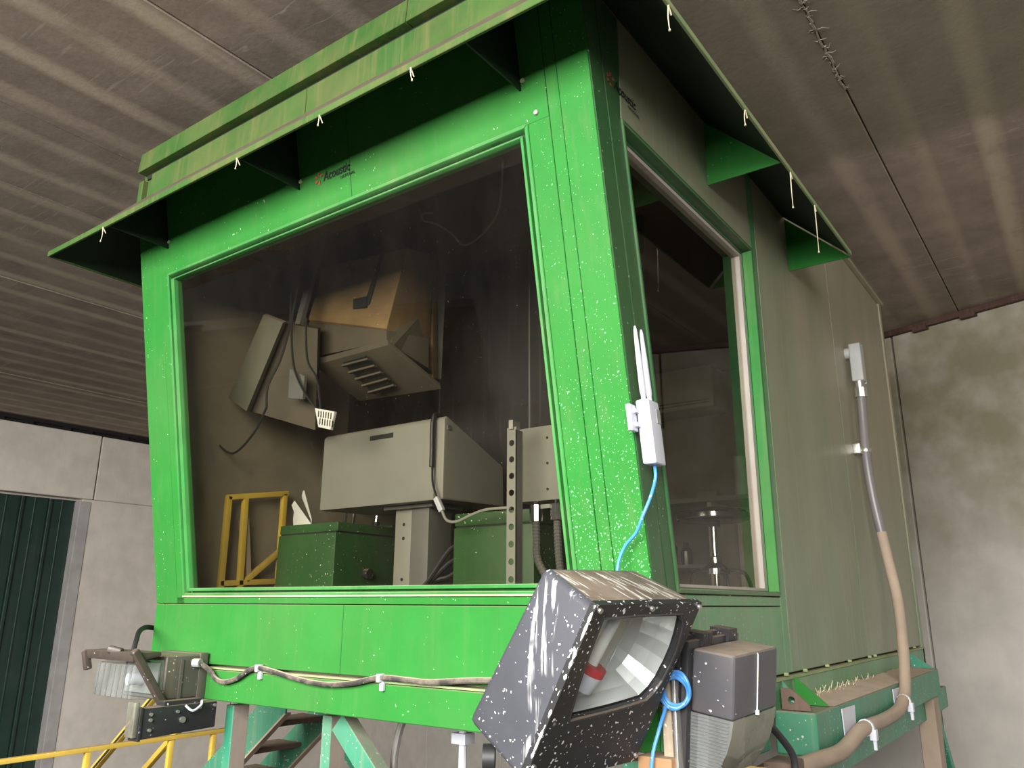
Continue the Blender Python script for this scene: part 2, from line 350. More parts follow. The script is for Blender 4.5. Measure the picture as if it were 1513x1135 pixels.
def world_of(o):
    return WORLD.get(o.name, Matrix())
def attach(o, parent):
    o.parent = parent
    o.matrix_parent_inverse = world_of(parent).inverted()
def thing(name, label, cat, base, group=None):
    e = bpy.data.objects.new(name, None); COL.objects.link(e)
    e.location = base; e.empty_display_size = 0.1
    WORLD[e.name] = Matrix.Translation(V(base))
    e['label'] = label; e['category'] = cat
    if group: e['group'] = group
    return e
def tag(o, label, cat, group=None):
    o['label'] = label; o['category'] = cat
    if group: o['group'] = group
    return o
def struct(o): o['kind'] = 'structure'; return o
def smooth_path(pts, n=6):
    P = [V(p) for p in pts]; out = []
    for i in range(len(P) - 1):
        p0, p1, p2, p3 = P[max(i - 1, 0)], P[i], P[i + 1], P[min(i + 2, len(P) - 1)]
        for k in range(n):
            t = k / n
            out.append(0.5 * ((2 * p1) + (p2 - p0) * t + (2 * p0 - 5 * p1 + 4 * p2 - p3) * t * t + (3 * p1 - p0 - 3 * p2 + p3) * t ** 3))
    out.append(P[-1]); return out
def lathe(mb, c, prof, n=24, axis=(0, 0, 1)):
    c = V(c); ax = V(axis).normalized(); u = ax.orthogonal().normalized(); w = ax.cross(u)
    vs = []; fs = []
    for r, z in prof:
        vs += [c + ax * z + (u * math.cos(2 * math.pi * k / n) + w * math.sin(2 * math.pi * k / n)) * max(r, 1e-4) for k in range(n)]
    for i in range(len(prof) - 1):
        for k in range(n):
            fs.append((i * n + k, i * n + (k + 1) % n, (i + 1) * n + (k + 1) % n, (i + 1) * n + k))
    return mb.add(vs, fs)
# ------------------------------------------------------------ the hall
ZC, ZF = 3.6, -3.4
struct(MB().box((-14.2, -11.0, ZF - 0.2), (9.5, 12.4, ZF)).build('floor', 'floor_c'))
struct(MB().box((-60, -70, ZF - 0.35), (60, -11.02, ZF - 0.06)).build('ground', 'ground'))
ceil = struct(MB().box((-14.2, -5.2, ZC + 0.16), (9.5, 12.4, ZC + 0.4)).build('ceiling', 'dark_gap'))
seams = [-13.9, -12.4, -10.8, -8.95, -7.07, -5.07, -3.98, -2.37, -0.95, 0.47, 2.05, 3.6, 5.2, 7.0, 9.4]
for a, b in zip(seams[:-1], seams[1:]):
    dz = random.uniform(-0.006, 0.006)
    MB().box((a + 0.004, -5.1, ZC + dz), (b - 0.004, 12.3, ZC + 0.16)).build('ceiling_plank', 'ceiling', ceil, 0.006, seg=1)

mb = MB()
for k in range(150):
    y = random.uniform(-1.6, 2.0) ; x = .47 + random.uniform(-.012, .012); d = random.choice((-1, 1)) * random.uniform(.01, .055) * (1.0 if y < 1.6 else .5)
    mb.tube([(x, y, ZC - .008), (x + d * .5, y + random.uniform(-.015, .015), ZC - .010), (x + d, y + random.uniform(-.03, .03), ZC - .008)], [.0025, .002, .001], 4)
for k in range(60):
    y = -1.6 + k * .06; mb.tube([(.47 + random.uniform(-.008, .008), y, ZC - .006), (.47 + random.uniform(-.008, .008), y + .062, ZC - .006)], random.uniform(.004, .010), 5)
lc = mb.build('lime_crust', 'lime', ceil); lc['kind'] = 'stuff'
wl = struct(MB().box((-13.95, -18, ZF), (-13.62, 12.4, ZC + 0.1)).build('wall_left', 'wall_c'))
MB().box((-13.62, -2.95, 2.29), (-13.4, 4.545, 3.47)).build('lintel_panel', 'wall_c', wl, 0.012, seg=1)
MB().box((-13.62, 4.37, ZF), (-13.42, 7.9, 2.285)).build('wall_panel', 'wall_c', wl, 0.012, seg=1)
MB().box((-13.62, 4.575, 2.29), (-13.42, 7.9, 3.47)).build('wall_panel', 'wall_c', wl, 0.012, seg=1)
MB().box((-13.62, 7.93, ZF), (-13.42, 12.3, 3.47)).build('wall_panel', 'wall_c', wl, 0.012, seg=1)
t = MB().box((-13.62, -7.9, 3.47), (-13.47, 12.3, 3.53))
t.box((-13.62, -7.9, 3.53), (-13.40, 12.3, 3.59))
for k in range(16):
    y = 1.6 + k * 0.55 + random.uniform(-0.1, 0.1)
    t.box((-13.5, y, 3.475), (-13.405, y + random.uniform(0.08, 0.2), 3.53))
struct(t.build('trim_1', 'dark_gap'))
door = struct(MB().box((-13.72, -17.8, ZF), (-13.60, 4.34, 2.26)).build('door_1', 'door'))
for k in range(30):
    y1 = 4.32 - 0.46 * k; y0 = y1 - 0.45
    p = MB().box((-13.60, y0, ZF), (-13.585, y1, 2.25))
    p.box((-13.60, y0 - 0.002, ZF), (-13.545, y0 + 0.05, 2.25)); p.box((-13.60, y0 + 0.22, ZF), (-13.572, y0 + 0.25, 2.25))
    p.build('door_sheet', 'door', door, 0.006, seg=1)
MB().box((-13.62, -17.8, 2.27), (-13.50, -2.97, 3.46)).build('door_sheet', 'door', door)  # unseen tall sheet, added to keep the front pane's reflection dark
MB().box((-13.62, 4.32, ZF), (-13.40, 4.52, 2.24)).build('door_jamb', 'jamb', door, 0.006, seg=1)

# back wall, standing askew to the cabin
B0 = V((-0.403, 7.131, 0)); dB = V((0.9466, -0.3225, 0)); nB = V((-0.3225, -0.9466, 0))
wb = struct(MB().obox(B0, dB, -nB, (0, 0, 1), (-15.5, 0.10, ZF), (11.5, 0.4, ZC + 0.1)).build('wall_back', 'dark_gap'))
edges = [-15.2, -11.9, -10.6, -9.2, -7.9, -6.4, -4.9, -3.4, -1.9, 0.13, 3.2, 6.3, 9.4, 11.4]
for a, b in zip(edges[:-1], edges[1:]):
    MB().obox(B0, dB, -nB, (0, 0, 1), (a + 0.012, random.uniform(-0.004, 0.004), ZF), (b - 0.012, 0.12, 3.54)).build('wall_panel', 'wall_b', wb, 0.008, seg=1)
t = MB().obox(B0, dB, -nB, (0, 0, 1), (-15, -0.06, 3.535), (11.4, 0.03, 3.597))
for q in (-1.35, 0.42, 0.95, 1.7):
    t.obox(B0, dB, -nB, (0, 0, 1), (q, -0.075, 3.50), (q + 0.16, -0.01, 3.56))
struct(t.build('trim_2', 'maroon'))

# ------------------------------------------------------------ the control cabin
S, ZK, W = 0.18433, 0.4846, 3.2
ZS, ZE, ZR, ZT = 0.169, 2.516, 2.88, 3.20
YD = 4.93
F = lambda x, z, o=0.0: V((x, -S * (z - ZK) - o, z))
cabin = thing('control_cabin', 'large green sheet metal operator cabin with leaning tinted windows, raised on a teal steel frame', 'cabin', (-1.6, 2.4, 0))
def fpanel(name, x0, x1, z0, z1, mat='green', o0=0.0, o1=-0.05, bevel=0.0018, parent=None):
    mb = MB().hexa([F(x0, z0, o0), F(x1, z0, o0), F(x1, z1, o0), F(x0, z1, o0)], [F(x0, z0, o1), F(x1, z0, o1), F(x1, z1, o1), F(x0, z1, o1)])
    return mb.build(name, mat, parent or cabin, bevel, seg=1)
g = 0.0014
fpanel('jamb_panel', -W, -2.985, ZK, ZR)
fpanel('jamb_panel', -2.985 + g, -2.915, ZK, 2.37)
fpanel('header_panel', -2.985 + g, -1.34 - g, 2.368, ZR)
fpanel('header_panel', -1.34 + g, -0.205 - g, 2.368, ZR)
fpanel('jamb_panel', -0.309, -0.205 - g, ZK, 2.368, 'green_speck')
fpanel('column_panel', -0.205 + g, -0.148 - g, ZK, ZR, 'green_speck')
fpanel('column_panel', -0.148 + g, -0.004, ZK, ZR, 'green_speck', 0.002)
fpanel('sill_panel', -2.985 + g, -0.309, ZK, 0.519)
for a, b in ((-W, -3.115), (-3.115, -1.61), (-1.61, -0.205), (-0.205, -.003)):
    MB().box((a + g, 0, ZS + 0.004), (b - g, 0.05, ZK - 0.004)).build('lower_panel', 'green', cabin, 0.003, seg=1)
MB().box((-W, -0.012, 0), (-.003, 0.05, ZS - 0.02)).build('plinth_panel', 'green', cabin, 0.004, seg=1)
MB().box((-W, -0.014, ZS - 0.016), (0.012, 0.05, ZS - 0.008)).build('seam_ledge', 'dusty_ledge', cabin, label='dusty seam ledge along the base')
# front window: outer bead, groove with a black strip for its shade, inner bead, pane
def ring(outer, inner, o0, o1):
    mb = MB(); n = len(outer)
    for i in range(n):
        j = (i + 1) % n
        mb.hexa([o0(outer[i]), o0(outer[j]), o0(inner[j]), o0(inner[i])], [o1(outer[i]), o1(outer[j]), o1(inner[j]), o1(inner[i])])
    return mb
FW = lambda o: (lambda p: F(p[0], p[1], o))
q0 = [(-2.917, .519), (-.307, .521), (-.307, 2.370), (-2.917, 2.366)]
q1 = [(-2.899, .539), (-.325, .539), (-.325, 2.353), (-2.899, 2.351)]
q2 = [(-2.882, .550), (-.339, .550), (-.339, 2.331), (-2.882, 2.329)]
q3 = [(-2.852, .566), (-.352, .566), (-.352, 2.322), (-2.852, 2.322)]
wf = ring(q0, q1, FW(0.008), FW(-0.05)).build('window_frame', 'bead', cabin, 0.003, seg=1)
ring(q1, q2, FW(-0.034), FW(-0.05)).build('groove', 'bead', wf)
MB().hexa([F(-2.897, 2.332, -.024), F(-.327, 2.334, -.024), F(-.327, 2.352, -.024), F(-2.897, 2.350, -.024)], [F(-2.897, 2.332, -.033), F(-.327, 2.334, -.033), F(-.327, 2.352, -.033), F(-2.897, 2.350, -.033)]).build('matt_black', 'matt_black', wf, label='black strip drawn in for the shade along the top of the window')  # dark strip standing in for the overhang's shade in the top groove
ring(q2, q3, FW(0.004), FW(-0.05)).build('inner_bead', 'bead', wf, 0.002, seg=1)
fpanel('glass_pane', -2.86, -0.345, 0.560, 2.328, 'glass', -0.020, -0.026, 0, wf)
MB().hexa([F(-2.917, .518, .0105), F(-.307, .520, .0105), F(-.307, .527, .0115), F(-2.917, .525, .0115)], [F(-2.917, .518, .002), F(-.307, .520, .002), F(-.307, .527, .002), F(-2.917, .525, .002)]).build('dust_line', 'dust_pile', wf, label='pale dust lying on the bottom bead')
fpanel('inner_jamb', -.378, -.350, .56, 2.33, 'dark_grey', -.055, -.12)
# right-hand side wall
X = lambda y, z, x=0.0: V((x, y, z))
fy = lambda z: -S * (z - ZK) if z > ZK else 0.0
def spanel(name, poly, mat, x0=0.0, th=0.05, bevel=0.003):
    return MB().prism([(x0, y, z) for y, z in poly], (-th, 0, 0)).build(name, mat, cabin, bevel, seg=1)
spanel('corner_panel', [(fy(ZR) + .004, ZR), (fy(ZK) + .004, ZK), (fy(ZK) + .11, ZK), (fy(ZR) + .11, ZR)], 'green_corner')
spanel('corner_panel', [(fy(ZR) + .114, ZR), (fy(ZK) + .114, ZK), (.183, ZK), (.178, .535), (-.131, 2.394), (-.131, ZR)], 'green_corner')
spanel('header_panel', [(-.127, 2.397), (1.375, 2.397), (1.375, ZR), (-.127, ZR)], 'green_rear')
spanel('side_panel', [(1.378, ZS + .004), (1.462, ZS + .004), (1.462, ZR), (1.378, ZR)], 'green_side')
spanel('sill_panel', [(.187, ZK - .0), (1.374, ZK), (1.374, .526), (.187, .526)], 'green_side')
spanel('lower_panel', [(.004, ZS + .004), (1.374, ZS + .004), (1.374, ZK - .004), (.004, ZK - .004)], 'green_side')
spanel('side_panel', [(1.467, ZS + .004), (3.03, ZS + .004), (3.03, ZR + .3), (1.467, ZR + .3)], 'green_rear')
spanel('side_panel', [(3.035, ZS + .004), (YD, ZS + .004), (YD, ZR + .3), (3.035, ZR + .3)], 'green_rear')
MB().box((-.05, YD - .06, 0), (.012, YD + .01, ZT)).build('corner_trim', 'green_rear', cabin, 0.006, seg=1)
MB().box((-.05, 0.0, 0), (.012, YD, ZS - .02)).build('plinth_panel', 'green_side', cabin, 0.004, seg=1)
t = MB().box((-.05, 0.0, ZS - .02), (.020, YD, ZS - .008))
t.build('seam_ledge', 'dusty_ledge', cabin, label='dusty seam ledge along the base')
for y in (1.32, 1.62, 2.02, 2.5, 3.0, 3.15, 3.9, 4.5):
    MB().cyl((.008, y, ZS + .004), (.028, y, ZS + .004), .008, n=8).build('rivet', 'dusty_ledge', cabin)
# side window: bead, deep reveal, pale glazing trim, pane
SWp = lambda x: (lambda p: V((x, p[0], p[1])))
s0 = [(.183, .530), (1.372, .530), (1.379, 2.396), (-.131, 2.394)]
s1 = [(.198, .548), (1.352, .548), (1.358, 2.378), (-.112, 2.376)]
s2 = [(.205, .556), (1.340, .556), (1.347, 2.366), (-.098, 2.364)]
s3 = [(.215, .568), (1.318, .568), (1.325, 2.346), (-.082, 2.346)]
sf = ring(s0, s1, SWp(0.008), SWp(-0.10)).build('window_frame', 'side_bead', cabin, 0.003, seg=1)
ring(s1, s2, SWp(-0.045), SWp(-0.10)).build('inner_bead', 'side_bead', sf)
ring(s2, s3, SWp(-0.052), SWp(-0.10)).build('glazing_trim', 'pale_trim', sf, label='pale dusty glazing trim')
MB().hexa([V((.007, 1.3475, .552)), V((.007, 1.3535, .552)), V((-.044, 1.3535, .552)), V((-.044, 1.3475, .552))], [V((.007, 1.3535, 2.374)), V((.007, 1.3595, 2.374)), V((-.044, 1.3595, 2.374)), V((-.044, 1.3535, 2.374))]).build('lit_reveal', 'bead', sf, label='green reveal on the far jamb, coloured brighter for the daylight on it')  # brighter green strip: daylight on the far reveal put into its colour
MB().hexa([SWp(-.075)(p) for p in s2], [SWp(-.081)(p) for p in s2]).build('glass_pane', 'glass', sf)
# left wall, back wall, roof, floor
lw = [(0, 0), (0, ZK), (fy(ZR), ZR), (YD, ZR), (YD, 0)]
MB().prism([(-W + .003, y + (.012 if y < 1 else 0), z) for y, z in lw], (.05, 0, 0)).build('left_panel', 'green', cabin)
MB().box((-W, YD - .05, 0), (0, YD, ZR)).build('rear_panel', 'green_rear', cabin)
MB().box((-W, fy(ZR) + .02, ZR), (-.06, YD, ZT - .04)).build('roof_panel', 'green_roof', cabin)
MB().box((-W + .05, .05, .06), (-.06, YD - .05, .13)).build('floor_panel', 'dark_grey', cabin)
# interior lining
MB().box((-W + .06, fy(2.8) + .06, 2.78), (-.10, YD - .06, 2.86)).build('inner_ceiling', 'brown_lining', cabin)
MB().prism([(-W + .06, y + (.06 if y < 1 else -.06), z) for y, z in [(0, .13), (0, ZK), (fy(2.8), 2.8), (YD, 2.8), (YD, .13)]], (.03, 0, 0)).build('inner_wall', 'wallpaper_grey', cabin)
MB().box((-W + .06, YD - .12, .13), (-.10, YD - .07, 2.8)).build('inner_wall', 'wallpaper_grey', cabin)
MB().box((-.10, 1.40, .13), (-.07, YD - .07, 2.8)).build('inner_wall', 'wallpaper_grey', cabin)
MB().box((-.10, .25, .13), (-.07, 1.40, .50)).build('inner_wall', 'wallpaper_grey', cabin)
MB().box((-W + .09, .06, .13), (-.10, .10, .50)).build('inner_wall', 'wallpaper_grey', cabin)
# fascia bands above the visor
yb = fy(ZR) - .01
for a, b in ((-3.06, -1.62), (-1.615, 0.0)):
    MB().box((a, yb, ZR - .01), (b, yb + .05, 3.035)).build('fascia_band', 'green_roof', cabin, 0.003, seg=1)
for a, b in ((-3.17, -0.9), (-.895, 0.02)):
    MB().hexa([(a, yb - .035, 3.062), (b, yb - .035, 3.062), (b, yb + .06, 3.062), (a, yb + .06, 3.062)],
              [(a, yb - .025, 3.195), (b, yb - .025, 3.195), (b, yb + .06, 3.195), (a, yb + .06, 3.195)]).build('fascia_band', 'green_roof', cabin, 0.003, seg=1)
MB().box((-3.15, yb + .02, 3.03), (0, yb + .05, 3.07)).build('fascia_groove', 'matt_black', cabin)
MB().box((-.06, yb, ZR), (.006, 2.06, 3.20)).build('fascia_band', 'green_rear', cabin)
MB().box((-.06, 2.06, 3.185), (.035, YD + .03, 3.215)).build('roof_trim', 'green_rear', cabin, 0.003, seg=1)
MB().box((-W - .0, yb, ZR), (-W + .05, 2.0, 3.02)).build('fascia_band', 'green_roof', cabin)
# visor: three sloping sheets, a lip, triangular gussets
yr, ye = fy(ZR), fy(ZE) - .362
xl, xr, yv = -3.588, .3725, 2.06
def sheet(q, mat, name, th=.010, parent=cabin):
    n = (V(q[1]) - V(q[0])).cross(V(q[2]) - V(q[0])).normalized()
    if n.z < 0: n = -n
    return MB().hexa([V(p) for p in q], [V(p) + n * th for p in q]).build(name, mat, parent)
sheet([(xl, ye, ZE), (xr, ye, ZE), (0, yr, ZR), (-W, yr, ZR)], 'green_shade', 'visor_sheet')
sheet([(xr, ye, ZE), (xr, yv, ZE), (0, yv, ZR), (0, yr, ZR)], 'green_shade', 'visor_sheet')
sheet([(xl, 2.0, ZE), (xl, ye, ZE), (-W, yr, ZR), (-W, 2.0, ZR)], 'green_shade', 'visor_sheet')
MB().box((xl - .006, ye - .010, ZE - .004), (xr + .006, ye + .004, ZE + .030)).build('visor_lip', 'green_roof', cabin, 0.002, seg=1)
MB().box((xr - .004, ye, ZE - .004), (xr + .008, yv, ZE + .022)).build('visor_lip', 'dusty_ledge', cabin, 0.002, seg=1, label='dust-covered visor lip')
MB().box((xl - .008, ye, ZE - .004), (xl + .004, 2.0, ZE + .022)).build('visor_lip', 'green_roof', cabin, 0.002, seg=1)
for x in (-2.90, -1.71, -.33):
    MB().prism([(x, fy(ZE), ZE), (x, fy(ZE) - .355, ZE), (x, yr, ZR - .005)], (.008, 0, 0)).build('gusset', 'green_shade', cabin)
    MB().cyl(F(x + .022, ZE + .035, 0), F(x + .022, ZE + .035, .010), .011, n=10).build('bolt', 'dusty_ledge', cabin)
for y in (.785, 2.085):
    MB().prism([(0, y, ZE), (.365, y, ZE), (0, y, ZR - .005)], (0, .008, 0)).build('gusset', 'green', cabin)
for z0 in (2.36, ):
    MB().cyl(F(-.262, 2.40, 0), F(-.262, 2.40, .008), .010, n=10).build('bolt', 'pale_trim', cabin)
# maker's lettering, printed on the header
def text(body, size, fn, mat, name, shear=0.0, sx=1.0):
    cu = bpy.data.curves.new('t', 'FONT'); cu.body = body; cu.size = size; cu.shear = shear; cu.offset = size * .022
    o = bpy.data.objects.new('t', cu); COL.objects.link(o)
    dg = bpy.context.evaluated_depsgraph_get(); dg.update()
    me = bpy.data.meshes.new_from_object(o.evaluated_get(dg)); bpy.data.objects.remove(o)
    for v in me.vertices: v.co = fn(v.co.x * sx, v.co.y)
    me.name = name; me.materials.clear(); me.materials.append(M[mat])
    r = bpy.data.objects.new(name, me); COL.objects.link(r); attach(r, cabin); return r
def emblem(fn, s):
    mb = MB()
    for k in range(5):
        a = 0.5 + k * 1.05
        q = [fn(s * (.55 + .22 * math.cos(a)) , s * (.55 + .22 * math.sin(a))), fn(s * (.55 + .55 * math.cos(a - .25)), s * (.55 + .55 * math.sin(a - .25))),
             fn(s * (.55 + .6 * math.cos(a + .25)), s * (.55 + .6 * math.sin(a + .25))), fn(s * (.55 + .3 * math.cos(a + .4)), s * (.55 + .3 * math.sin(a + .4)))]
        mb.add(q, [(0, 1, 2, 3)])
    return mb.build('logo_emblem', 'red_logo', cabin)
fl = lambda x, y: F(-1.525 + x, 2.505 + y, .003)
text('Acoustic', .062, fl, 'black_ink', 'logo_lettering', .25, .86).name = 'logo_lettering'
text('NATIONAL', .020, lambda x, y: F(-1.405 + x, 2.480 + y, .003), 'black_ink', 'logo_lettering', 0, 1.0)
emblem(lambda x, y: F(-1.585 + x, 2.497 + y, .003), .055)
text('Acoustic', .062, lambda x, y: V((.003, -.185 + x, 2.505 + y)), 'black_ink', 'logo_lettering', .25, .86)
text('NATIONAL', .020, lambda x, y: V((.003, -.065 + x, 2.480 + y)), 'black_ink', 'logo_lettering', 0, 1.0)
emblem(lambda x, y: V((.003, -.245 + x, 2.497 + y)), .055)
# ------------------------------------------------------------ steel support under the cabin
frame = thing('support_frame', 'teal painted steel support frame of posts, braces and box beam under the green cabin', 'steel frame', (-1.2, 2.5, ZF))
def fb(name, a, b, w, h, mat='teal', up=(0, 0, 1), bev=.004):
    return MB().bar(a, b, w, h, up).build(name, mat, frame, bev, seg=1)
fb('beam', (-3.1, .95, -.062), (.02, .95, -.062), .14, .11)
MB().box((.01, 1.0, -.31), (.11, 5.1, -.15)).build('side_beam', 'teal', frame, .004, seg=1)
fb('beam', (-3.1, 4.7, -.10), (.02, 4.7, -.10), .14, .18)
# short box beam with lifting lugs
MB().box((.0, 1.15, -.15), (.185, 4.36, .030)).build('box_beam', 'teal', frame, .006, seg=1)
MB().box((-.01, .55, -.20), (.17, 1.15, -.165)).build('ledge_plate', 'rust', frame, .004, seg=1, label='dusty ledge plate')
for y, mt in ((.92, 'teal'), (1.10, 'rust')):
    pass
MB().prism([(.02, 1.24, .034), (.02, 1.24, .150), (.12, 1.24, .034)], (0, .012, 0)).build('gusset', 'teal', frame)
MB().prism([(.02, 1.42, .034), (.02, 1.42, .160), (.17, 1.42, .034)], (0, .012, 0)).build('gusset', 'green', frame)
lug = MB()
C0 = (.075, .075); pts = [(.03, .034), (.16, .034), (.155, .055), (.10, .105), (.07, .125), (.03, .125)]
def plate_with_hole(mb, poly, c, r, to3, d, n=16):
    """flat plate with a round hole: ring of quads from the hole to the outline, two faces and rims"""
    angs = sorted([2 * math.pi * k / n + .01 for k in range(n)] + [math.atan2(q[1] - c[1], q[0] - c[0]) % (2 * math.pi) for q in poly])
    n = len(angs)
    hole = [(c[0] + r * math.cos(a), c[1] + r * math.sin(a)) for a in angs]
    out = []
    for a in angs:
        dx, dy = math.cos(a), math.sin(a); best = 9
        for i in range(len(poly)):
            (x1, y1), (x2, y2) = poly[i], poly[(i + 1) % len(poly)]
            ex, ey = x2 - x1, y2 - y1; den = dx * ey - dy * ex
            if abs(den) < 1e-9: continue
            t = ((x1 - c[0]) * ey - (y1 - c[1]) * ex) / den; u = ((x1 - c[0]) * dy - (y1 - c[1]) * dx) / den
            if t > 0 and -1e-6 <= u <= 1 + 1e-6: best = min(best, t)
        out.append((c[0] + dx * best, c[1] + dy * best))
    d = V(d)
    for k in range(n):
        j = (k + 1) % n
        q = [V(to3(*p)) for p in (out[k], out[j], hole[j], hole[k])]
        mb.hexa(q, [p + d for p in q])
plate_with_hole(lug, pts, C0, .016, lambda a, b: (a, 1.18, b), (0, .014, 0))
lug.build('lifting_lug', 'rust', frame, label='rusty brown lifting lug with a hole')
MB().prism([(.0, 4.30, .034), (.0, 4.30, .150), (.17, 4.30, .034)], (0, .012, 0)).build('gusset', 'teal', frame)
for a, b in (((-2.52, .13, -.03), (-2.52, .13, ZF)), ((-1.80, .16, -.03), (-1.80, .16, ZF))):
    mb = MB(); mb.box((a[0] - .032, a[1] - .05, ZF), (a[0] + .032, a[1] + .05, -.03)); mb.mi[3] = 1; mb.build('post', ['teal', 'post_dusty'], frame, .004, seg=1)
MB().box((.05, 4.1, ZF), (.17, 4.30, -.16)).build('post', 'conduit_dusty', frame, .006, seg=1, label='dust-covered rear post')
fb('post', (-3.0, 4.6, -.1), (-3.0, 4.6, ZF), .12, .12, up=(0, 1, 0))
fb('brace', (-1.72, .14, -.05), (-.80, .14, -.86), .10, .08, up=(0, 1, 0))
fb('brace', (-1.86, .20, -.05), (-1.96, 1.3, -1.2), .09, .08, up=(1, 0, 0))
fb('brace', (.11, 4.25, -.20), (.11, 5.2, -1.3), .08, .09, up=(1, 0, 0))
fb('post', (-.15, .16, -.05), (-.15, .16, ZF), .12, .12, up=(0, 1, 0))
# dust heaped on the box beam
def dust_ridge(name, parent, x0, x1, y0, y1, z, h, mat):
    mb = MB(); nx, ny = 5, 40; vs = []; fs = []
    for j in range(ny + 1):
        for i in range(nx + 1):
            e = math.sin(math.pi * (j / ny)) ** .3 if 0 < j < ny else 0
            hh = h * (1 - i / nx) * e * random.uniform(.6, 1.3)
            vs.append((x0 + (x1 - x0) * i / nx, y0 + (y1 - y0) * j / ny, z + max(.0005, hh)))
    for j in range(ny):
        for i in range(nx):
            a = j * (nx + 1) + i; fs.append((a, a + 1, a + nx + 2, a + nx + 1))
    mb.add(vs, fs); o = mb.build(name, mat, parent, smooth=True); o['kind'] = 'stuff'; return o
dust_ridge('dust', frame, .004, .183, 1.45, 4.29, .031, .030, 'dust_pile')

# ------------------------------------------------------------ big floodlight, leaning, lamp side towards the right
o = V((-.109, -.679, .011)); ex = V((.152, .988, -.005)); ey = V((-.855, .134, .501)); ez = V((.495, -.072, .866))
P = lambda a: o + ex * a[0] + ey * a[1] + ez * a[2]
fl_ = thing('floodlight', 'large slate floodlight streaked with bird droppings, tilted in front of the cabin corner', 'floodlight', (-.12, -.42, -.1))
H_ = [V(p) for p in ((-.109, -.679, .011), (-.030, -.165, .009), (.244, -.209, .503), (.159, -.722, .489))]   # front: bl br tr tl
K_ = [V(p) for p in ((-.323, -.653, .150), (-.242, -.132, .133), (.014, -.182, .605), (-.031, -.668, .596))]   # back
ax = lambda q: q - ey * .0
mb = MB(); vs = H_ + K_
mb.add(vs, [(7, 6, 5, 4)]); mb.add(vs, [(0, 4, 5, 1)]); mb.add(vs, [(1, 5, 6, 2)]); mb.add(vs, [(3, 7, 4, 0)]); mb.cur = 1; mb.add(vs, [(2, 6, 7, 3)])
def weld(ob, d=1e-4):
    bm = bmesh.new(); bm.from_mesh(ob.data); bmesh.ops.remove_doubles(bm, verts=bm.verts, dist=d)
    bmesh.ops.recalc_face_normals(bm, faces=bm.faces); bm.to_mesh(ob.data); bm.free()
hs = mb.build('housing', ['lime_side', 'lime_top'], fl_)
weld(hs)
def bevel_obj(ob, w, seg=3):
    bm = bmesh.new(); bm.from_mesh(ob.data)
    ed = [e for e in bm.edges if len(e.link_faces) == 2 and e.calc_face_angle(0) > .4]
    bmesh.ops.bevel(bm, geom=ed, offset=w, segments=seg, affect='EDGES', profile=.5, clamp_overlap=True)
    for f in bm.faces: f.smooth = True
    for e in bm.edges:
        if len(e.link_faces) == 2 and e.calc_face_angle(0) > .6: e.smooth = False
    bm.to_mesh(ob.data); bm.free()
bevel_obj(hs, .022)
ap = [(.045, .518), (.20, .527), (.33, .530), (.430, .532), (.462, .50), (.478, .45), (.488, .40), (.488, .35), (.480, .295), (.462, .255), (.436, .228), (.37, .218), (.29, .208), (.16, .196), (.085, .192), (.062, .30), (.050, .41)]
def face_with_hole(outer, inner, f3, th, name, mat, parent):
    bm = bmesh.new(); lo = []
    for L in (outer, inner):
        vv = [bm.verts.new(f3(*p)) for p in L]; lo.append([bm.edges.new((vv[i], vv[(i + 1) % len(vv)])) for i in range(len(vv))])
    bmesh.ops.triangle_fill(bm, use_beauty=True, edges=lo[0] + lo[1], normal=f3(0, 0) * 0 + (-ey))
    r = bmesh.ops.extrude_face_region(bm, geom=list(bm.faces))
    bmesh.ops.translate(bm, vec=th, verts=[v for v in r['geom'] if isinstance(v, bmesh.types.BMVert)])
    bmesh.ops.recalc_face_normals(bm, faces=bm.faces)
    me = bpy.data.meshes.new(name); bm.to_mesh(me); bm.free(); me.materials.append(M[mat])
    ob = bpy.data.objects.new(name, me); COL.objects.link(ob); attach(ob, parent); return ob
f3 = lambda u, v: P((u, .006, v))
rim = face_with_hole([(-.008, -.005), (.516, .004), (.508, .573), (-.006, .560)], ap, f3, -ey * .024, 'front_frame', 'lime_front', fl_)
# bead round the aperture
mb = MB(); L = [f3(*p) - ey * .020 for p in ap] ; mb.tube([*L, L[0]], .006, 6); mb.build('aperture_bead', 'black_plastic', rim)
# reflector bowl: walls shrink to a back panel
c0 = (.30, .37)
lv = []
for dep, s in ((.004, 1.0), (.05, .93), (.10, .80), (.135, .62), (.15, .40)):
    lv.append([P((c0[0] + (u - c0[0]) * s, dep + .012, c0[1] + (v - c0[1]) * s)) for u, v in ap])
mb = MB(); n = len(ap)
for i in range(len(lv) - 1):
    mb.add(lv[i] + lv[i + 1], [(k, (k + 1) % n, n + (k + 1) % n, n + k) for k in range(n)])
mb.add(lv[-1], [tuple(range(n))])
rf = mb.build('reflector', 'reflector', fl_, smooth=False)
b0, b1 = P((.190, .066, .240)), P((.232, .066, .500))
bd = (b1 - b0).normalized()
bulb = MB().tube([b0 + bd * .07, b1], .044, 20).build('bulb', 'clear', fl_, smooth=True, label='clear tubular bulb')
MB().tube([b0 + bd * .075, b1 - bd * .01], .018, 12).build('arc_tube', 'white_paper', bulb, smooth=True)
MB().tube([b0 + bd * .055, b0 + bd * .080], .049, 20).build('red_ring', 'red', bulb, smooth=True, label='red band')
MB().tube([b0, b0 + bd * .055], [.040, .050], 20).build('lamp_socket', 'white_plastic', fl_, smooth=True)
MB().tube([b0 + ex * .02 - bd * .01, b0 + ex * .02 + bd * .012], .012, 10).build('socket_screw', 'matt_black', fl_)
mb = MB(); mb.add([f3(*p) - ey * .004 for p in ap], [tuple(range(n))]); mb.build('lens', 'clear', fl_)
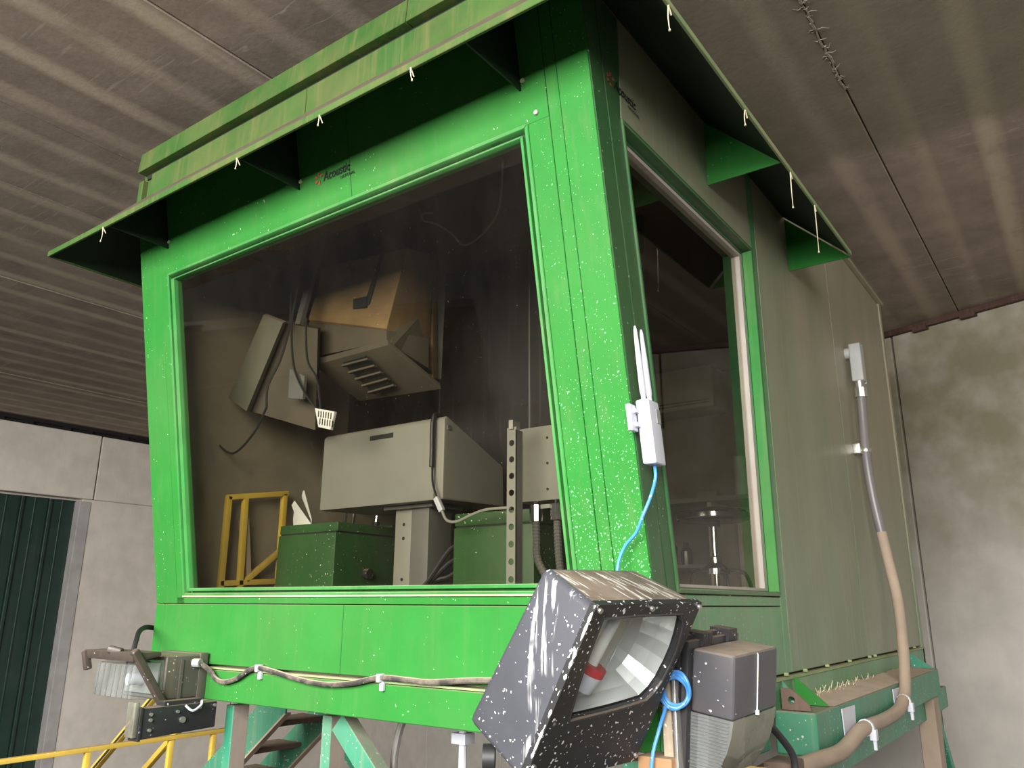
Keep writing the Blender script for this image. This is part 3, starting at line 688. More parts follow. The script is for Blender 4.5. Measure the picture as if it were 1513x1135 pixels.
for u, v in ((.012, .545), (.25, .552), (.497, .560), (.006, .06), (.500, .03)):
    MB().tube([P((u, -.016, v)), P((u, -.026, v))], .008, 8).build('screw', 'steel', fl_)
mb = MB(); e0, e1 = P((-.004, -.012, .555)), P((-.004, -.012, .01)); path = []; rad = []
for k in range(41):
    path.append(e0.lerp(e1, k / 40) + ex * random.uniform(-.003, .003)); rad.append(random.choice((.0015, .003, .004, .006)))
mb.tube(path, rad, 6); mb.build('lime_crust', 'white_paper', fl_, label='white bird lime crusted along the front edge')
# mounting yoke and knuckle
MB().tube([P((.26, .12, .01)), P((.26, .13, -.10)), (-.15, -.15, -.25), (-.15, .06, -.30)], .028, 12).build('mounting_arm', 'black_plastic', fl_, smooth=True)
MB().tube([(-.285, -.62, .045), (-.255, -.60, .045)], .040, 14).build('knuckle', 'black_rubber', fl_, smooth=True)

# ------------------------------------------------------------ wall pack beside it
o2 = V((.289, -.080, .133)); wx = V((.109, .992, .06)).normalized(); wy = V((-.986, .1, .13)).normalized(); wz = V((.123, -.074, .99)).normalized()
wx = (wx - wz * wx.dot(wz)).normalized(); wy = wz.cross(wx)
Q = lambda a: o2 + wx * a[0] + wy * a[1] + wz * a[2]
wp = thing('wall_pack_light', 'grey wall pack light with dusty top and ribbed glass lens, right of the large floodlight', 'wall light', (.1, .05, -.2))
MB().obox(o2, wx, wy, wz, (0, 0, 0), (.32, .152, .200)).build('housing', 'wp_grey', wp, .014, seg=3)
prof = [(0.002, 0), (.008, -.05), (.022, -.10), (.045, -.15), (.075, -.20), (.105, -.245), (.130, -.29), (.152, -.33)]
mb = MB()
for x0, x1 in ((.004, .316),):
    a = [Q((x0, y, z)) for y, z in prof] + [Q((x0, .152, 0))]
    b = [Q((x1, y, z)) for y, z in prof] + [Q((x1, .152, 0))]
    n = len(a); mb.add(a, [tuple(range(n))]); mb.add(a + b, [(i, i + 1, n + i + 1, n + i) for i in range(n - 2)]); mb.cur = 1; mb.add(b, [tuple(range(n))])
ln = MB(); k = len(prof)
a = [Q((.004, y, z)) for y, z in prof]; b = [Q((.316, y, z)) for y, z in prof]
ln.add(a + b, [(i, i + 1, k + i + 1, k + i) for i in range(k - 1)])
lens = ln.build('lens', 'refractor_dusty', wp, smooth=True, label='dusty glass lens front')
for x, nm in ((.004, 'lens_side'), (.316, 'lens_side')):
    mb = MB(); a = [Q((x, y, z)) for y, z in prof] + [Q((x, .152, 0))]; mb.add(a, [tuple(range(len(a)))]); mb.build(nm, 'refractor', lens)
mb = MB()
for q in range(26):
    z = -.008 - q * .0105
    yy_ = 0.004 + max(0, (-z) ** 1.75 * .62)
    if yy_ > .13: break
    mb.tube([Q((.001, yy_ + .012, z)), Q((.001, .148, z))], .0022, 4)
mb.build('prism_ribs', 'refractor', lens)
MB().obox(o2, wx, wy, wz, (.03, .10, -.22), (.29, .14, -.01)).build('inner_reflector', 'reflector', wp)
bp_ = MB().obox(o2, wx, wy, wz, (-.022, .152, -.42), (.335, .178, .222)).build('back_plate', 'black_plastic', wp, .006)
MB().obox(o2, wx, wy, wz, (-.030, .180, -.42), (.340, .205, .235)).build('back_box', 'black_plastic', wp, .006)
for x in (.055, .235):
    mb = MB()
    for q in range(6): mb.obox(o2, wx, wy, wz, (x + q * .011, .140, .200), (x + q * .011 + .006, .215, .243))
    mb.tube([Q((x - .008, .180, .232)), Q((x + .074, .180, .232))], .008, 8)
    mb.build('hinge', 'black_plastic', wp)
MB().tube([Q((.16, .0, .195)), Q((.16, -.003, .19)), Q((.16, -.003, .008))], .0022, 5).build('lime_run', 'white_paper', wp, label='thin white run of bird lime')
MB().tube([Q((.16, -.003, .014)), Q((.16, -.004, .0))], .007, 6).build('lime_drop', 'white_paper', wp, label='white drop of bird lime')
# hinge-side bracket: wood block and weathered strip on the corner behind it
t = thing('mounting_bracket', 'weathered flaking bracket strip with raw wood block at the foot of the cabin corner', 'bracket', (.10, -.1, -.1))
MB().hexa([(.055, -.10, -.30), (.095, -.10, -.30), (.095, -.06, -.30), (.055, -.06, -.30)], [(.055, -.10, .26), (.085, -.10, .26), (.085, -.06, .26), (.055, -.06, .26)]).build('strip', 'bark', t, .004)
MB().box((-.02, -.14, -.08), (.10, -.03, .015)).build('wood_block', 'wood', t, .004)
MB().box((.100, -.115, -.30), (.112, -.05, .28)).build('angle_plate', 'steel', t, .002)
MB().obox(o2, wx, wy, wz, (.02, .205, -.1), (.30, .26, .18)).build('mount_block', 'rust', t)

tag(MB().tube(smooth_path([Q((.33, .10, -.02)), (.275, .40, .03), (.300, .45, -.05), (.285, .43, -.14), (.20, .36, -.20)]), .013, 10).build('cable', 'black_rubber', smooth=True),
    'thick black cable looping out below the grey wall pack light', 'cable')
tag(MB().hexa([(.32, -.33, -.06), (.45, -.33, -.06), (.45, -.07, -.06), (.32, -.07, -.06)], [(.33, -.32, .015), (.44, -.32, .015), (.44, -.08, .015), (.33, -.08, .015)]).build('junction_box', 'yellow', bevel=.008),
    'dusty yellow junction box cut off by the bottom edge under the wall pack', 'box')

# ------------------------------------------------------------ left: lamp with protective bars, and black floodlight under it
ll = thing('guarded_wall_light', 'bronze wall light with clear ribbed glass and swing bars on the lower left cabin edge', 'wall light', (-2.8, -.1, .1))
MB().box((-3.01, -.25, .012), (-2.62, -.045, .226)).build('housing', 'lamp_bronze', ll, .016, seg=3)
MB().box((-3.00, -.060, .004), (-2.615, -.012, .232)).build('back_plate', 'lamp_bronze', ll, .006)
ln = MB().hexa([(-2.99, -.415, .030), (-2.63, -.415, .030), (-2.63, -.25, .020), (-2.99, -.25, .020)], [(-2.99, -.405, .190), (-2.63, -.405, .190), (-2.63, -.25, .208), (-2.99, -.25, .208)]).build('lens', 'refractor_clear', ll, .012)
mb = MB()
for k in range(7):
    x = -2.97 + k * .052; mb.tube([(x, -.418, .035), (x, -.408, .186)], .006, 6)
mb.build('lens_ribs', 'refractor', ln)
MB().tube([(-2.80, -.34, .11), (-2.80, -.25, .11)], .030, 12).build('bulb', 'white_plastic', ll, smooth=True)
MB().hexa([(-2.96, -.262, .04), (-2.66, -.262, .04), (-2.66, -.255, .04), (-2.96, -.255, .04)], [(-2.96, -.262, .19), (-2.66, -.262, .19), (-2.66, -.255, .19), (-2.96, -.255, .19)]).build('reflector', 'reflector', ll)
MB().hexa([(-3.06, -.44, .205), (-2.60, -.44, .205), (-2.60, -.29, .226), (-3.06, -.29, .226)], [(-3.08, -.45, .250), (-2.60, -.45, .250), (-2.60, -.29, .250), (-3.08, -.29, .250)]).build('hood', 'guard', ll, .014)
MB().bar((-3.06, -.445, .245), (-3.04, -.430, .15), .035, .035, (0, 1, 0)).build('guard_bar', 'guard', ll, .010)
MB().bar((-2.605, -.440, .262), (-2.60, -.205, -.075), .040, .042, (1, 0, 0)).build('guard_bar', 'guard', ll, .014, seg=3)
MB().bar((-2.83, -.450, .262), (-2.78, -.40, .245), .05, .035).build('guard_knob', 'guard', ll, .012, seg=3)
MB().tube([(-2.612, -.10, .185), (-2.575, -.085, .185)], .022, 10).build('cable_gland', 'cast_grey', ll, smooth=True)
MB().box((-2.628, -.170, .010), (-2.612, -.155, .205)).build('housing_seam', 'lamp_bronze', ll)
bl = thing('box_floodlight', 'slim black box floodlight with bolt heads hung under the bronze wall light', 'floodlight', (-2.6, -.2, -.07))
MB().hexa([(-2.575, -.415, -.140), (-2.5, -.415, -.140), (-2.5, -.012, -.125), (-2.575, -.012, -.125)], [(-2.575, -.415, .000), (-2.5, -.415, .000), (-2.5, -.012, .000), (-2.575, -.012, .000)]).build('housing', 'black_plastic', bl, .008)
MB().box((-2.58, -.430, -.146), (-2.494, -.414, .006)).build('front_frame', 'black_plastic', bl, .004)
MB().box((-2.575, -.455, -.130), (-2.50, -.430, .030)).build('lens', 'refractor_dusty', bl, .010)
for y, z, r in ((-.375, -.030, .008), (-.375, -.055, .008), (-.375, -.100, .008), (-.235, -.030, .008), (-.115, -.022, .008), (-.03, -.018, .008), (-.205, -.070, .015)):
    MB().tube([(-2.502, y, z), (-2.488, y, z)], r, 8).build('bolt', 'steel', bl)
MB().tube(smooth_path([(-2.49, -.20, -.004), (-2.47, -.17, -.03), (-2.48, -.12, -.01), (-2.49, -.11, .01)]), .006, 6).build('wire', 'white_plastic', bl, smooth=True)
MB().bar((-2.54, -.2, -.005), (-2.54, -.2, .020), .06, .2, (0, 1, 0)).build('mount_plate', 'black_plastic', bl)
tag(MB().tube(smooth_path([(-2.95, -.25, .225), (-2.98, -.22, .29), (-3.08, -.15, .335), (-3.21, -.03, .35), (-3.26, .1, .33)]), .014, 8).build('cable', 'black_rubber', smooth=True),
    'short black cable arching from the bronze wall light round the left cabin edge', 'cable')

# ------------------------------------------------------------ dusty cable along the front
cb = thing('supply_cable', 'dusty sagging black cable clipped along the lower cabin front', 'cable', (-1.6, -.03, .15))
pts = [(-2.58, -.085, .185), (-2.545, -.05, .150), (-2.50, -.035, .108), (-2.427, -.032, .096), (-2.33, -.032, .118), (-2.24, -.032, .160), (-2.16, -.032, .178), (-2.05, -.032, .168), (-1.925, -.032, .150), (-1.78, -.032, .134), (-1.636, -.032, .130), (-1.48, -.032, .145), (-1.314, -.032, .177), (-1.15, -.032, .176), (-1.019, -.032, .175), (-.763, -.034, .196), (-.45, -.036, .205), (-.2, -.036, .19)]
MB().tube(smooth_path(pts), .0125, 10).build('jacket', 'cable_dusty', cb, smooth=True)
for x, z in ((-2.16, .178), (-1.314, .177)):
    k = MB(); k.box((x - .010, -.050, z - .018), (x + .010, -.012, z + .016)); k.box((x - .008, -.030, z - .055), (x + .014, -.012, z - .016))
    k.build('clip', 'white_plastic', cb, .004)

# ------------------------------------------------------------ wireless unit and blue cable
apn = thing('wireless_access_point', 'white outdoor wireless unit with two antennas on the cabin corner', 'antenna', (.03, -.08, 1.05))
a0 = V((.012, -.085, 0))
lean = lambda z: -S * (z - 1.08)
def tilt(p): return V((p[0], p[1] - S * (p[2] - 1.08), p[2]))
def tbox(p, q, *a, **k):
    c = [(p[0], p[1], p[2]), (q[0], p[1], p[2]), (q[0], q[1], p[2]), (p[0], q[1], p[2])]
    return MB().hexa([tilt(v) for v in c], [tilt((v[0], v[1], q[2])) for v in c]).build(*a, **k)
tbox((.022, -.122, .975), (.075, -.035, 1.205), 'body', 'white_plastic', apn, .010, seg=3)
tbox((.074, -.070, 1.125), (.078, -.042, 1.175), 'label_plate', 'panel_grey', apn)
tbox((.002, -.165, 1.09), (.022, -.120, 1.185), 'bracket', 'white_plastic', apn, .004)
tbox((.022, -.150, 1.105), (.034, -.120, 1.12), 'bracket_arm', 'white_plastic', apn)
tbox((.022, -.150, 1.155), (.034, -.120, 1.17), 'bracket_arm', 'white_plastic', apn)
for y in (-.105, -.055):
    MB().tube([tilt((.05, y, 1.20)), tilt((.05, y, 1.225)), tilt((.05, y, 1.235)), tilt((.05, y, 1.37)), tilt((.05, y, 1.46)), tilt((.05, y, 1.475))], [.009, .009, .0115, .010, .0065, .003], 10).build('antenna', 'white_plastic', apn, smooth=True)
pth = [tilt((.048, -.078, .978)), tilt((.046, -.080, .93)), (.040, -.085, .86), (.015, -.105, .79), (-.02, -.09, .735), (-.075, -.075, .69), (-.104, -.08, .62), (-.10, -.10, .50), (-.06, -.09, .38), (.06, -.11, .33)]
for k in range(44):
    a = 1.9 - k * .42; r1 = .047 + .014 * math.sin(k * .37)
    pth.append((.110 + r1 * math.cos(a) * .8, -.125 + .006 * math.sin(k * 1.3) + .02 * math.cos(a), .238 - .013 + r1 * math.sin(a)))
pth += [(.085, -.13, .18), (.055, -.125, .10), (.040, -.16, .0), (.03, -.16, -.2)]
tag(MB().tube(smooth_path(pth, 4), .0062, 8).build('network_cable', 'blue', smooth=True), 'blue network cable hanging from the white antenna unit and coiled behind the floodlight', 'cable')

# ------------------------------------------------------------ conduit down the right wall
cd = thing('electrical_conduit', 'dusty grey conduit with cast elbow fitting running down the right cabin wall', 'conduit', (.06, 3.3, 1.2))
q = MB().box((.028, 3.345, 2.08), (.110, 3.44, 2.37)).build('elbow_fitting', 'cast_grey', cd, .012, seg=3)
MB().box((.034, 3.437, 2.07), (.108, 3.456, 2.375)).build('fitting_cover', 'cast_grey', q, .004)
MB().tube([(0, 3.36, 2.30), (.035, 3.36, 2.30)], .042, 14).build('fitting_hub', 'cast_grey', q, smooth=True)
MB().tube([(.07, 3.385, 2.085), (.07, 3.385, 2.03)], .036, 14).build('connector', 'steel', cd, smooth=True)
MB().tube([(.07, 3.385, 2.03), (.07, 3.385, 1.96)], .046, 8).build('connector_nut', 'steel', cd)
up = [(.07, 3.385, 1.97), (.065, 3.375, 1.75), (.065, 3.345, 1.50), (.08, 3.34, 1.22), (.105, 3.345, .98)]
lo = [(.105, 3.345, .98), (.135, 3.335, .74), (.165, 3.30, .52), (.198, 3.12, .25), (.215, 2.975, .07), (.222, 2.86, -.03), (.226, 2.66, -.085), (.226, 2.45, -.102), (.226, 2.17, -.104), (.226, 1.95, -.098), (.226, 1.72, -.100), (.228, 1.52, -.125), (.230, 1.30, -.143), (.235, .95, -.125), (.235, .64, -.112)]
MB().tube(smooth_path(up), .033, 12).build('tube', 'conduit_grey', cd, smooth=True)
MB().tube(smooth_path(lo), .035, 12).build('tube', 'conduit_dusty', cd, smooth=True, label='lower conduit run caked in tan dust')
MB().box((.170, .49, -.160), (.275, .645, -.070)).build('end_fitting', 'rust', cd, .008)
k = MB(); k.tube([(.066, 3.355, 1.575), (.066, 3.353, 1.545)], .039, 14); k.box((.0, 3.385, 1.545), (.085, 3.47, 1.575)); k.box((.0, 3.25, 1.53), (.050, 3.325, 1.60))
k.build('strap', 'steel', cd, .003)
for p in ((.226, 2.80, -.060), (.226, 1.83, -.098)):
    k = MB(); k.tube([(p[0], p[1] - .012, p[2]), (p[0], p[1] + .012, p[2])], .041, 12); k.box((p[0] + .02, p[1] - .02, p[2] - .055), (p[0] + .05, p[1] + .02, p[2] - .005)); k.box((p[0] + .03, p[1] - .008, p[2] - .10), (p[0] + .045, p[1] + .008, p[2] - .05))
    k.build('cable_tie', 'white_plastic', cd)
for a, b, lb in ((1.57, 1.80, 'torn white pad taped to the box beam, nearer the lifting lug'), (2.72, 2.97, 'torn white pad taped to the box beam, behind the conduit bend')):
    mb = MB().hexa([(.187, a, -.13), (.187, b - .02, -.15), (.193, b - .02, -.15), (.193, a, -.13)], [(.187, a - .015, .012), (.187, b, .008), (.193, b, .008), (.193, a - .015, .012)])
    tag(mb.build('white_pad', 'white_plastic', bevel=.002, seg=1), lb, 'pad')

# ------------------------------------------------------------ stairs, rails, pipes
st = thing('steel_stairs', 'teal steel staircase with dusty treads behind the left support post', 'stairs', (-3.8, 1.25, -1.2))
sl = (-.44 / .55)
for y in (1.0, 1.55):
    a = [(-3.20, y, .05), (-4.86, y, .05 + sl * 1.66), (-4.86, y, -.22 + sl * 1.66), (-3.20, y, -.22)]
    MB().prism(a, (0, .012, 0)).build('stringer', 'teal', st)
    MB().bar((-3.20, y + .02, -.215), (-4.86, y + .02, -.215 + sl * 1.66), .05, .012).build('stringer_flange', 'conduit_dusty', st)
for k in range(6):
    x = -3.28 - k * .25; z = -.10 - k * .20
    MB().box((x - .15, 1.012, z - .03), (x + .11, 1.548, z)).build('tread', 'rust', st, .003, seg=1)
    MB().tube([(x + .04, 1.51, z - .03), (x + .04, 1.51, z - .05)], .02, 6).build('tread_bolt', 'rust', st)
MB().box((-3.45, 1.0, -.09), (-3.22, 1.6, -.06)).build('landing', 'conduit_dusty', st)
for y in (1.02, 1.54): MB().box((-4.84, y - .02, ZF), (-4.78, y + .02, -1.2)).build('leg', 'teal', st)
yr_ = thing('handrail', 'low yellow handrail with posts crossing the bottom left, before the concrete wall', 'railing', (-5, .6, -1))
MB().bar((-5.0, -1.2, -.57), (-5.0, 1.9, -.565), .045, .035).build('rail', 'yellow', yr_, .006)
MB().bar((-5.0, -1.2, -1.15), (-5.0, 1.9, -1.15), .04, .03).build('rail', 'yellow', yr_, .006)
for y in (-.6, .66, 1.33, 1.72):
    MB().box((-5.02, y - .02, ZF), (-4.98, y + .02, -.585)).build('post', 'yellow', yr_, .004)
for y, x0, z0, lab in ((1.0, -4.60, -.085, 'yellow and black sloping stair rail, nearer of the two'), (1.5, -4.9, -.33, 'dusty yellow sloping stair rail, farther of the two')):
    t = thing('stair_rail', lab, 'railing', (x0, y, z0))
    MB().bar((x0, y, z0), (x0 - 2.2, y, z0 - 1.75), .05, .045).build('rail', 'yellow', t, .006)
    if y == 1.0: MB().bar((x0 + .0, y - .026, z0 - .012), (x0 - 2.2, y - .026, z0 - 1.762), .006, .018).build('black_stripe', 'black_band', t)
    MB().bar((x0 - 1.0, y, z0 - .8), (x0 - 1.0, y, ZF), .04, .04, (0, 1, 0)).build('post', 'yellow', t)
t = thing('hanging_conduit', 'grey flexible conduit curving down below the cabin floor', 'conduit', (-1.5, .3, -.1))
MB().tube(smooth_path([(-1.44, .30, .0), (-1.49, .30, -.06), (-1.52, .30, -.16), (-1.53, .30, -.26), (-1.51, .30, -.5), (-1.44, .30, -1.1)]), .018, 10).build('tube', 'steel', t, smooth=True)
t = thing('drain_pipe', 'thin white pipe with square collar hanging under the cabin, left of the large floodlight', 'pipe', (-1.115, .3, -.1))
MB().tube([(-1.115, .30, -.0), (-1.115, .30, -1.2)], .018, 10).build('tube', 'white_plastic', t, smooth=True)
MB().box((-1.155, .265, -.110), (-1.075, .335, -.065)).build('collar', 'white_plastic', t, .004)

# straw and cobweb strands caught on the visor lip
sw = [((-1.123, ye - .012, 2.514), (-1.128, ye - .012, 2.462), 'pale straw strand on the front visor lip, above the lettering'),
      ((-.589, ye - .012, 2.514), (-.579, ye - .012, 2.449), 'pale straw strand on the front visor lip, above the window middle'),
      ((-1.705, ye - .012, 2.514), (-1.707, ye - .012, 2.455), 'pale straw strand on the front visor lip, by the middle gusset'),
      ((-2.932, ye - .012, 2.514), (-2.936, ye - .012, 2.425), 'pale straw strand on the front visor lip, near its left end'),
      ((xr + .004, -.470, 2.514), (xr + .004, -.471, 2.405), 'pale straw strand on the right visor lip, nearest the camera'),
      ((xr + .004, .281, 2.514), (xr + .004, .268, 2.430), 'short straw tuft on the right visor lip, before the first gusset'),
      ((xr + .004, .895, 2.514), (xr + .004, .882, 2.314), 'long straw strand on the right visor lip, beside the first gusset tip'),
      ((xr + .004, 1.30, 2.514), (xr + .004, 1.285, 2.235), 'longest straw strand on the right visor lip, before the end gusset')]
for a, b, lab in sw:
    a, b = V(a), V(b); mid = (a + b) / 2 + V((0, random.uniform(-.012, .012), 0))
    mb = MB().tube(smooth_path([a, mid, b], 4), [.0032 - .00025 * i for i in range(9)], 5)
    mb.tube([a, a + V((0, .02, -.03))], .003, 4); mb.tube([b + V((0, 0, .012)), b], [.002, .0045], 5)
    tag(mb.build('straw_strand', 'straw', smooth=True), lab, 'straw', 'straw strands hanging from the visor')
mb = MB()
for k in range(60):
    y = random.uniform(1.5, 2.9); z = .035; x = random.uniform(.004, .05)
    mb.tube([(x, y, z), (x + random.uniform(-.004, .02), y + random.uniform(-.07, .07), z + random.uniform(.015, .06))], .0018, 3)
o_ = tag(mb.build('loose_straw', 'straw'), 'wisps of loose straw lying on the box beam along the right wall', 'straw'); o_['kind'] = 'stuff'
# ------------------------------------------------------------ inside the cabin, seen through the front pane
cs = thing('control_console', 'grey sloping control console on a pedestal behind the front window', 'console', (-2.0, .9, .13))
x0, x1, yF = -2.535, -1.535, .60
pr = [(yF, 1.035), (yF, 1.485), (yF + .02, 1.505), (1.15, 1.29), (1.16, 1.05), (yF + .02, 1.035)]
MB().prism([(x0, y, z) for y, z in pr], (x1 - x0, 0, 0)).build('cabinet', 'grey_metal', cs, .012, seg=2)
MB().box((-2.12, yF - .004, 1.425), (-1.93, yF + .004, 1.452)).build('grip_slot', 'matt_black', cs)
MB().box((-1.60, yF - .006, 1.04), (-1.592, yF + .0, 1.47)).build('edge_seam', 'dark_grey', cs)
MB().tube([(x1, .635, 1.44), (x1 + .006, .635, 1.44)], .016, 8).build('bolt', 'steel', cs)
ps = MB().box((-2.0, .72, .13), (-1.865, .90, 1.035)).build('pedestal', 'grey_metal', cs, .006)
MB().box((-1.864, .71, .13), (-1.73, .91, 1.03)).build('pedestal_side', 'dark_grey', ps, .004)
for z in (.93, .85, .62): MB().tube([(-1.93, .718, z), (-1.93, .722, z)], .010, 8).build('hole', 'matt_black', ps)
MB().box((-2.06, .68, 1.015), (-1.68, .95, 1.036)).build('mount_plate', 'dark_grey', cs)
cb2 = thing('data_cable', 'black cable hanging over the grey console with white connector and grey flat lead', 'cable', (-1.55, .57, 1.2))
MB().tube(smooth_path([(-1.60, .80, 1.44), (-1.60, .62, 1.515), (-1.60, .575, 1.47), (-1.60, .575, 1.30), (-1.60, .575, 1.215)]), .014, 8).build('jacket', 'black_rubber', cb2, smooth=True)
MB().tube(smooth_path([(-1.595, .575, 1.215), (-1.585, .572, 1.12), (-1.545, .57, 1.035)]), .006, 6).build('lead', 'black_rubber', cb2, smooth=True)
MB().bar((-1.55, .565, 1.04), (-1.505, .565, .965), .026, .03).build('connector', 'white_plastic', cb2, .004)
MB().tube(smooth_path([(-1.505, .565, .965), (-1.47, .565, .915), (-1.40, .565, .905), (-1.30, .565, .935), (-1.20, .565, .955), (-1.05, .565, .955)]), .008, 8).build('flat_lead', 'panel_grey', cb2, smooth=True)

def green_box(x0, x1, y0, y1, zt, zl, lab):
    t = thing('green_box', lab, 'box', ((x0 + x1) / 2, (y0 + y1) / 2, .13))
    MB().box((x0, y0, .13), (x1, y1, zl - .008)).build('body', 'box_green', t, .008)
    MB().box((x0 - .004, y0 + .01, zl), (x1 + .004, y1, zt)).build('lid', 'box_green', t, .008)
    MB().box((x0 + .008, y0 + .012, zl - .008), (x1 - .008, y1 - .01, zl)).build('lid_joint', 'matt_black', t)
    return t
t = green_box(-2.84, -2.315, .55, 1.06, .955, .90, 'dark green metal box with lid at the left, under the white folded sheet')
MB().tube([(-2.31, .80, .66), (-2.27, .80, .66)], .03, 12).build('knob', 'black_plastic', t, smooth=True)
t = green_box(-1.535, -1.005, .70, 1.15, .965, .895, 'dark green metal box with lid behind the slotted steel upright')
for z in (.66, .73, .80): MB().tube([(-1.535, .78, z), (-1.57, .78, z)], .022, 10).build('cable_gland', 'steel', t, smooth=True)
for i in range(3):
    pass
t = thing('cable_bundle', 'bundle of black cables running from the right green box to the cabin floor', 'cable', (-1.6, .75, .5))
for z, d in ((.66, 0), (.73, .02), (.80, .04)):
    MB().tube(smooth_path([(-1.57, .78, z), (-1.63, .77, z - .03), (-1.72, .74 - d, .60), (-1.80, .70 - d, .50), (-1.85, .66, .2), (-1.85, .66, .14)]), .013, 7).build('cable', 'black_rubber', t, smooth=True)

p2 = thing('grey_cabinet', 'pale grey end cabinet with small holes behind the right window edge', 'cabinet', (-.85, .8, .95))
MB().box((-1.05, .62, .985), (-.42, 1.05, 1.365)).build('body', 'grey_metal', p2, .006)
for z in (1.30, 1.17, 1.04): MB().tube([(-.865, .617, z), (-.865, .621, z)], .007, 8).build('hole', 'matt_black', p2)
MB().box((-.46, .60, .13), (-.42, .66, 1.02)).build('support', 'dark_grey', p2)
MB().box((-.66, .66, .13), (-.60, .72, .985)).build('support', 'grey_metal', p2, .004)
# slotted upright, its slots cut through
su = thing('slotted_upright', 'slotted steel angle upright standing behind the front pane', 'bracket', (-.965, .45, .13))
mb = MB(); z = .13
zs_ = [.60 + k * .082 for k in range(9)]
prev = .13
xa, xb = -.992, -.936
for zc in zs_:
    plate_with_hole(mb, [(xa, zc - .040), (xb, zc - .040), (xb, zc + .040), (xa, zc + .040)], ((xa + xb) / 2, zc), .016, lambda a, b: (a, .45, b), (0, .004, 0), 12)
mb.box((xa, .45, .13), (xb, .454, zs_[0] - .040)); mb.box((xa, .45, zs_[-1] + .040), (xb, .454, 1.335))
for zc in zs_[:-1]: mb.box((xa, .45, zc + .040), (xb, .454, zc + .042))
mb.build('slotted_leg', 'grey_metal', su)
MB().box((xb - .004, .45, .13), (xb, .505, 1.32)).build('plain_leg', 'dark_grey', su)
MB().box((-.975, .44, 1.325), (-.950, .50, 1.37)).build('clip', 'steel', su)
for x, lab, sx in ((-.942, 'flexible black conduit with nickel gland, left one below the grey cabinet', .04), (-.817, 'flexible black conduit with nickel gland, right one below the grey cabinet', .0)):
    t = thing('flexible_conduit', lab, 'conduit', (x, .60, .7), 'flexible conduits below the grey cabinet')
    MB().tube([(x, .64, 1.0), (x, .63, .96)], .016, 10).build('nipple', 'chrome', t, smooth=True)
    MB().tube([(x, .63, .965), (x, .63, .885)], .033, 10).build('gland_nut', 'chrome', t)
    path = smooth_path([(x, .63, .89), (x + .003, .63, .80), (x + .012, .625, .70), (x + .03 + sx, .62, .58), (x + .05 + sx, .62, .3), (x + .05 + sx, .62, .14)], 12)
    MB().tube(path, [.021 if i % 2 else .0175 for i in range(len(path))], 10).build('corrugated_hose', 'dark_grey', t)
tag(MB().box((-.905, .615, .945), (-.85, .622, .965)).build('tag_plate', 'panel_grey'), 'small pale tag between the two nickel glands', 'tag')

# folded white sheet on the left green box
t = MB()
for poly in ([(-2.895, .70, .958), (-2.915, .71, 1.02), (-2.90, .70, 1.06), (-2.93, .70, 1.105), (-2.905, .70, 1.135), (-2.70, .69, .962)],
             [(-2.70, .68, .960), (-2.73, .70, 1.00), (-2.885, .74, 1.16), (-2.89, .75, 1.20), (-2.865, .74, 1.205), (-2.72, .70, 1.0)]):
    t.prism(poly, (0, .006, 0))
tag(t.build('folded_sheet', 'white_paper', bevel=.002, seg=1), 'white folded plastic sheet standing on the left green box', 'sheet')
for i, (x, lab) in enumerate(((-2.955, 'chrome lever on black base, left of the pair under the console'), (-2.87, 'chrome lever on black base, right of the pair under the console'), (-2.64, 'short chrome lever nearest the pedestal under the console'))):
    t = thing('control_lever', lab, 'lever', (x, 1.19, .985), 'chrome levers under the console')
    MB().tube([(x, 1.19, .986), (x, 1.19, 1.02)], .025, 10).build('base', 'black_rubber', t, smooth=True)
    MB().tube([(x, 1.19, 1.01), (x + .008, 1.19, 1.08)], .010, 8).build('shaft', 'chrome', t, smooth=True)
    MB().tube([(x + .008, 1.19, 1.07), (x + .008, 1.19, 1.14)], [.013, .008], 8).build('grip', 'chrome', t, smooth=True)
tag(MB().box((-3.0, 1.10, .13), (-2.4, 1.28, .985)).build('lever_stand', 'box_green', bevel=.01), 'dark green lever stand beneath the grey console', 'stand')

# yellow guard frame by the left inner wall
yf = thing('yellow_guard_frame', 'yellow guard frame with cross bars inside the left end of the cabin', 'railing', (-3.0, .5, .13))
xx = -3.03
bars = [((xx, .300, .13), (xx, .295, 1.13)), ((xx, .435, .55), (xx, .415, 1.13)), ((xx, .725, .13), (xx, .715, 1.19)), ((xx, .285, 1.12), (xx, .74, 1.195)), ((xx, .285, .60), (xx, .74, .625)), ((xx, .47, .62), (xx, .72, .82))]
for a, b in bars: MB().bar(a, b, .034, .034, (1, 0, 0)).build('bar', 'yellow', yf, .004)
MB().bar((xx - .03, .50, .62), (xx - .03, .44, 1.0), .03, .07, (1, 0, 0)).build('plank', 'conduit_dusty', yf)

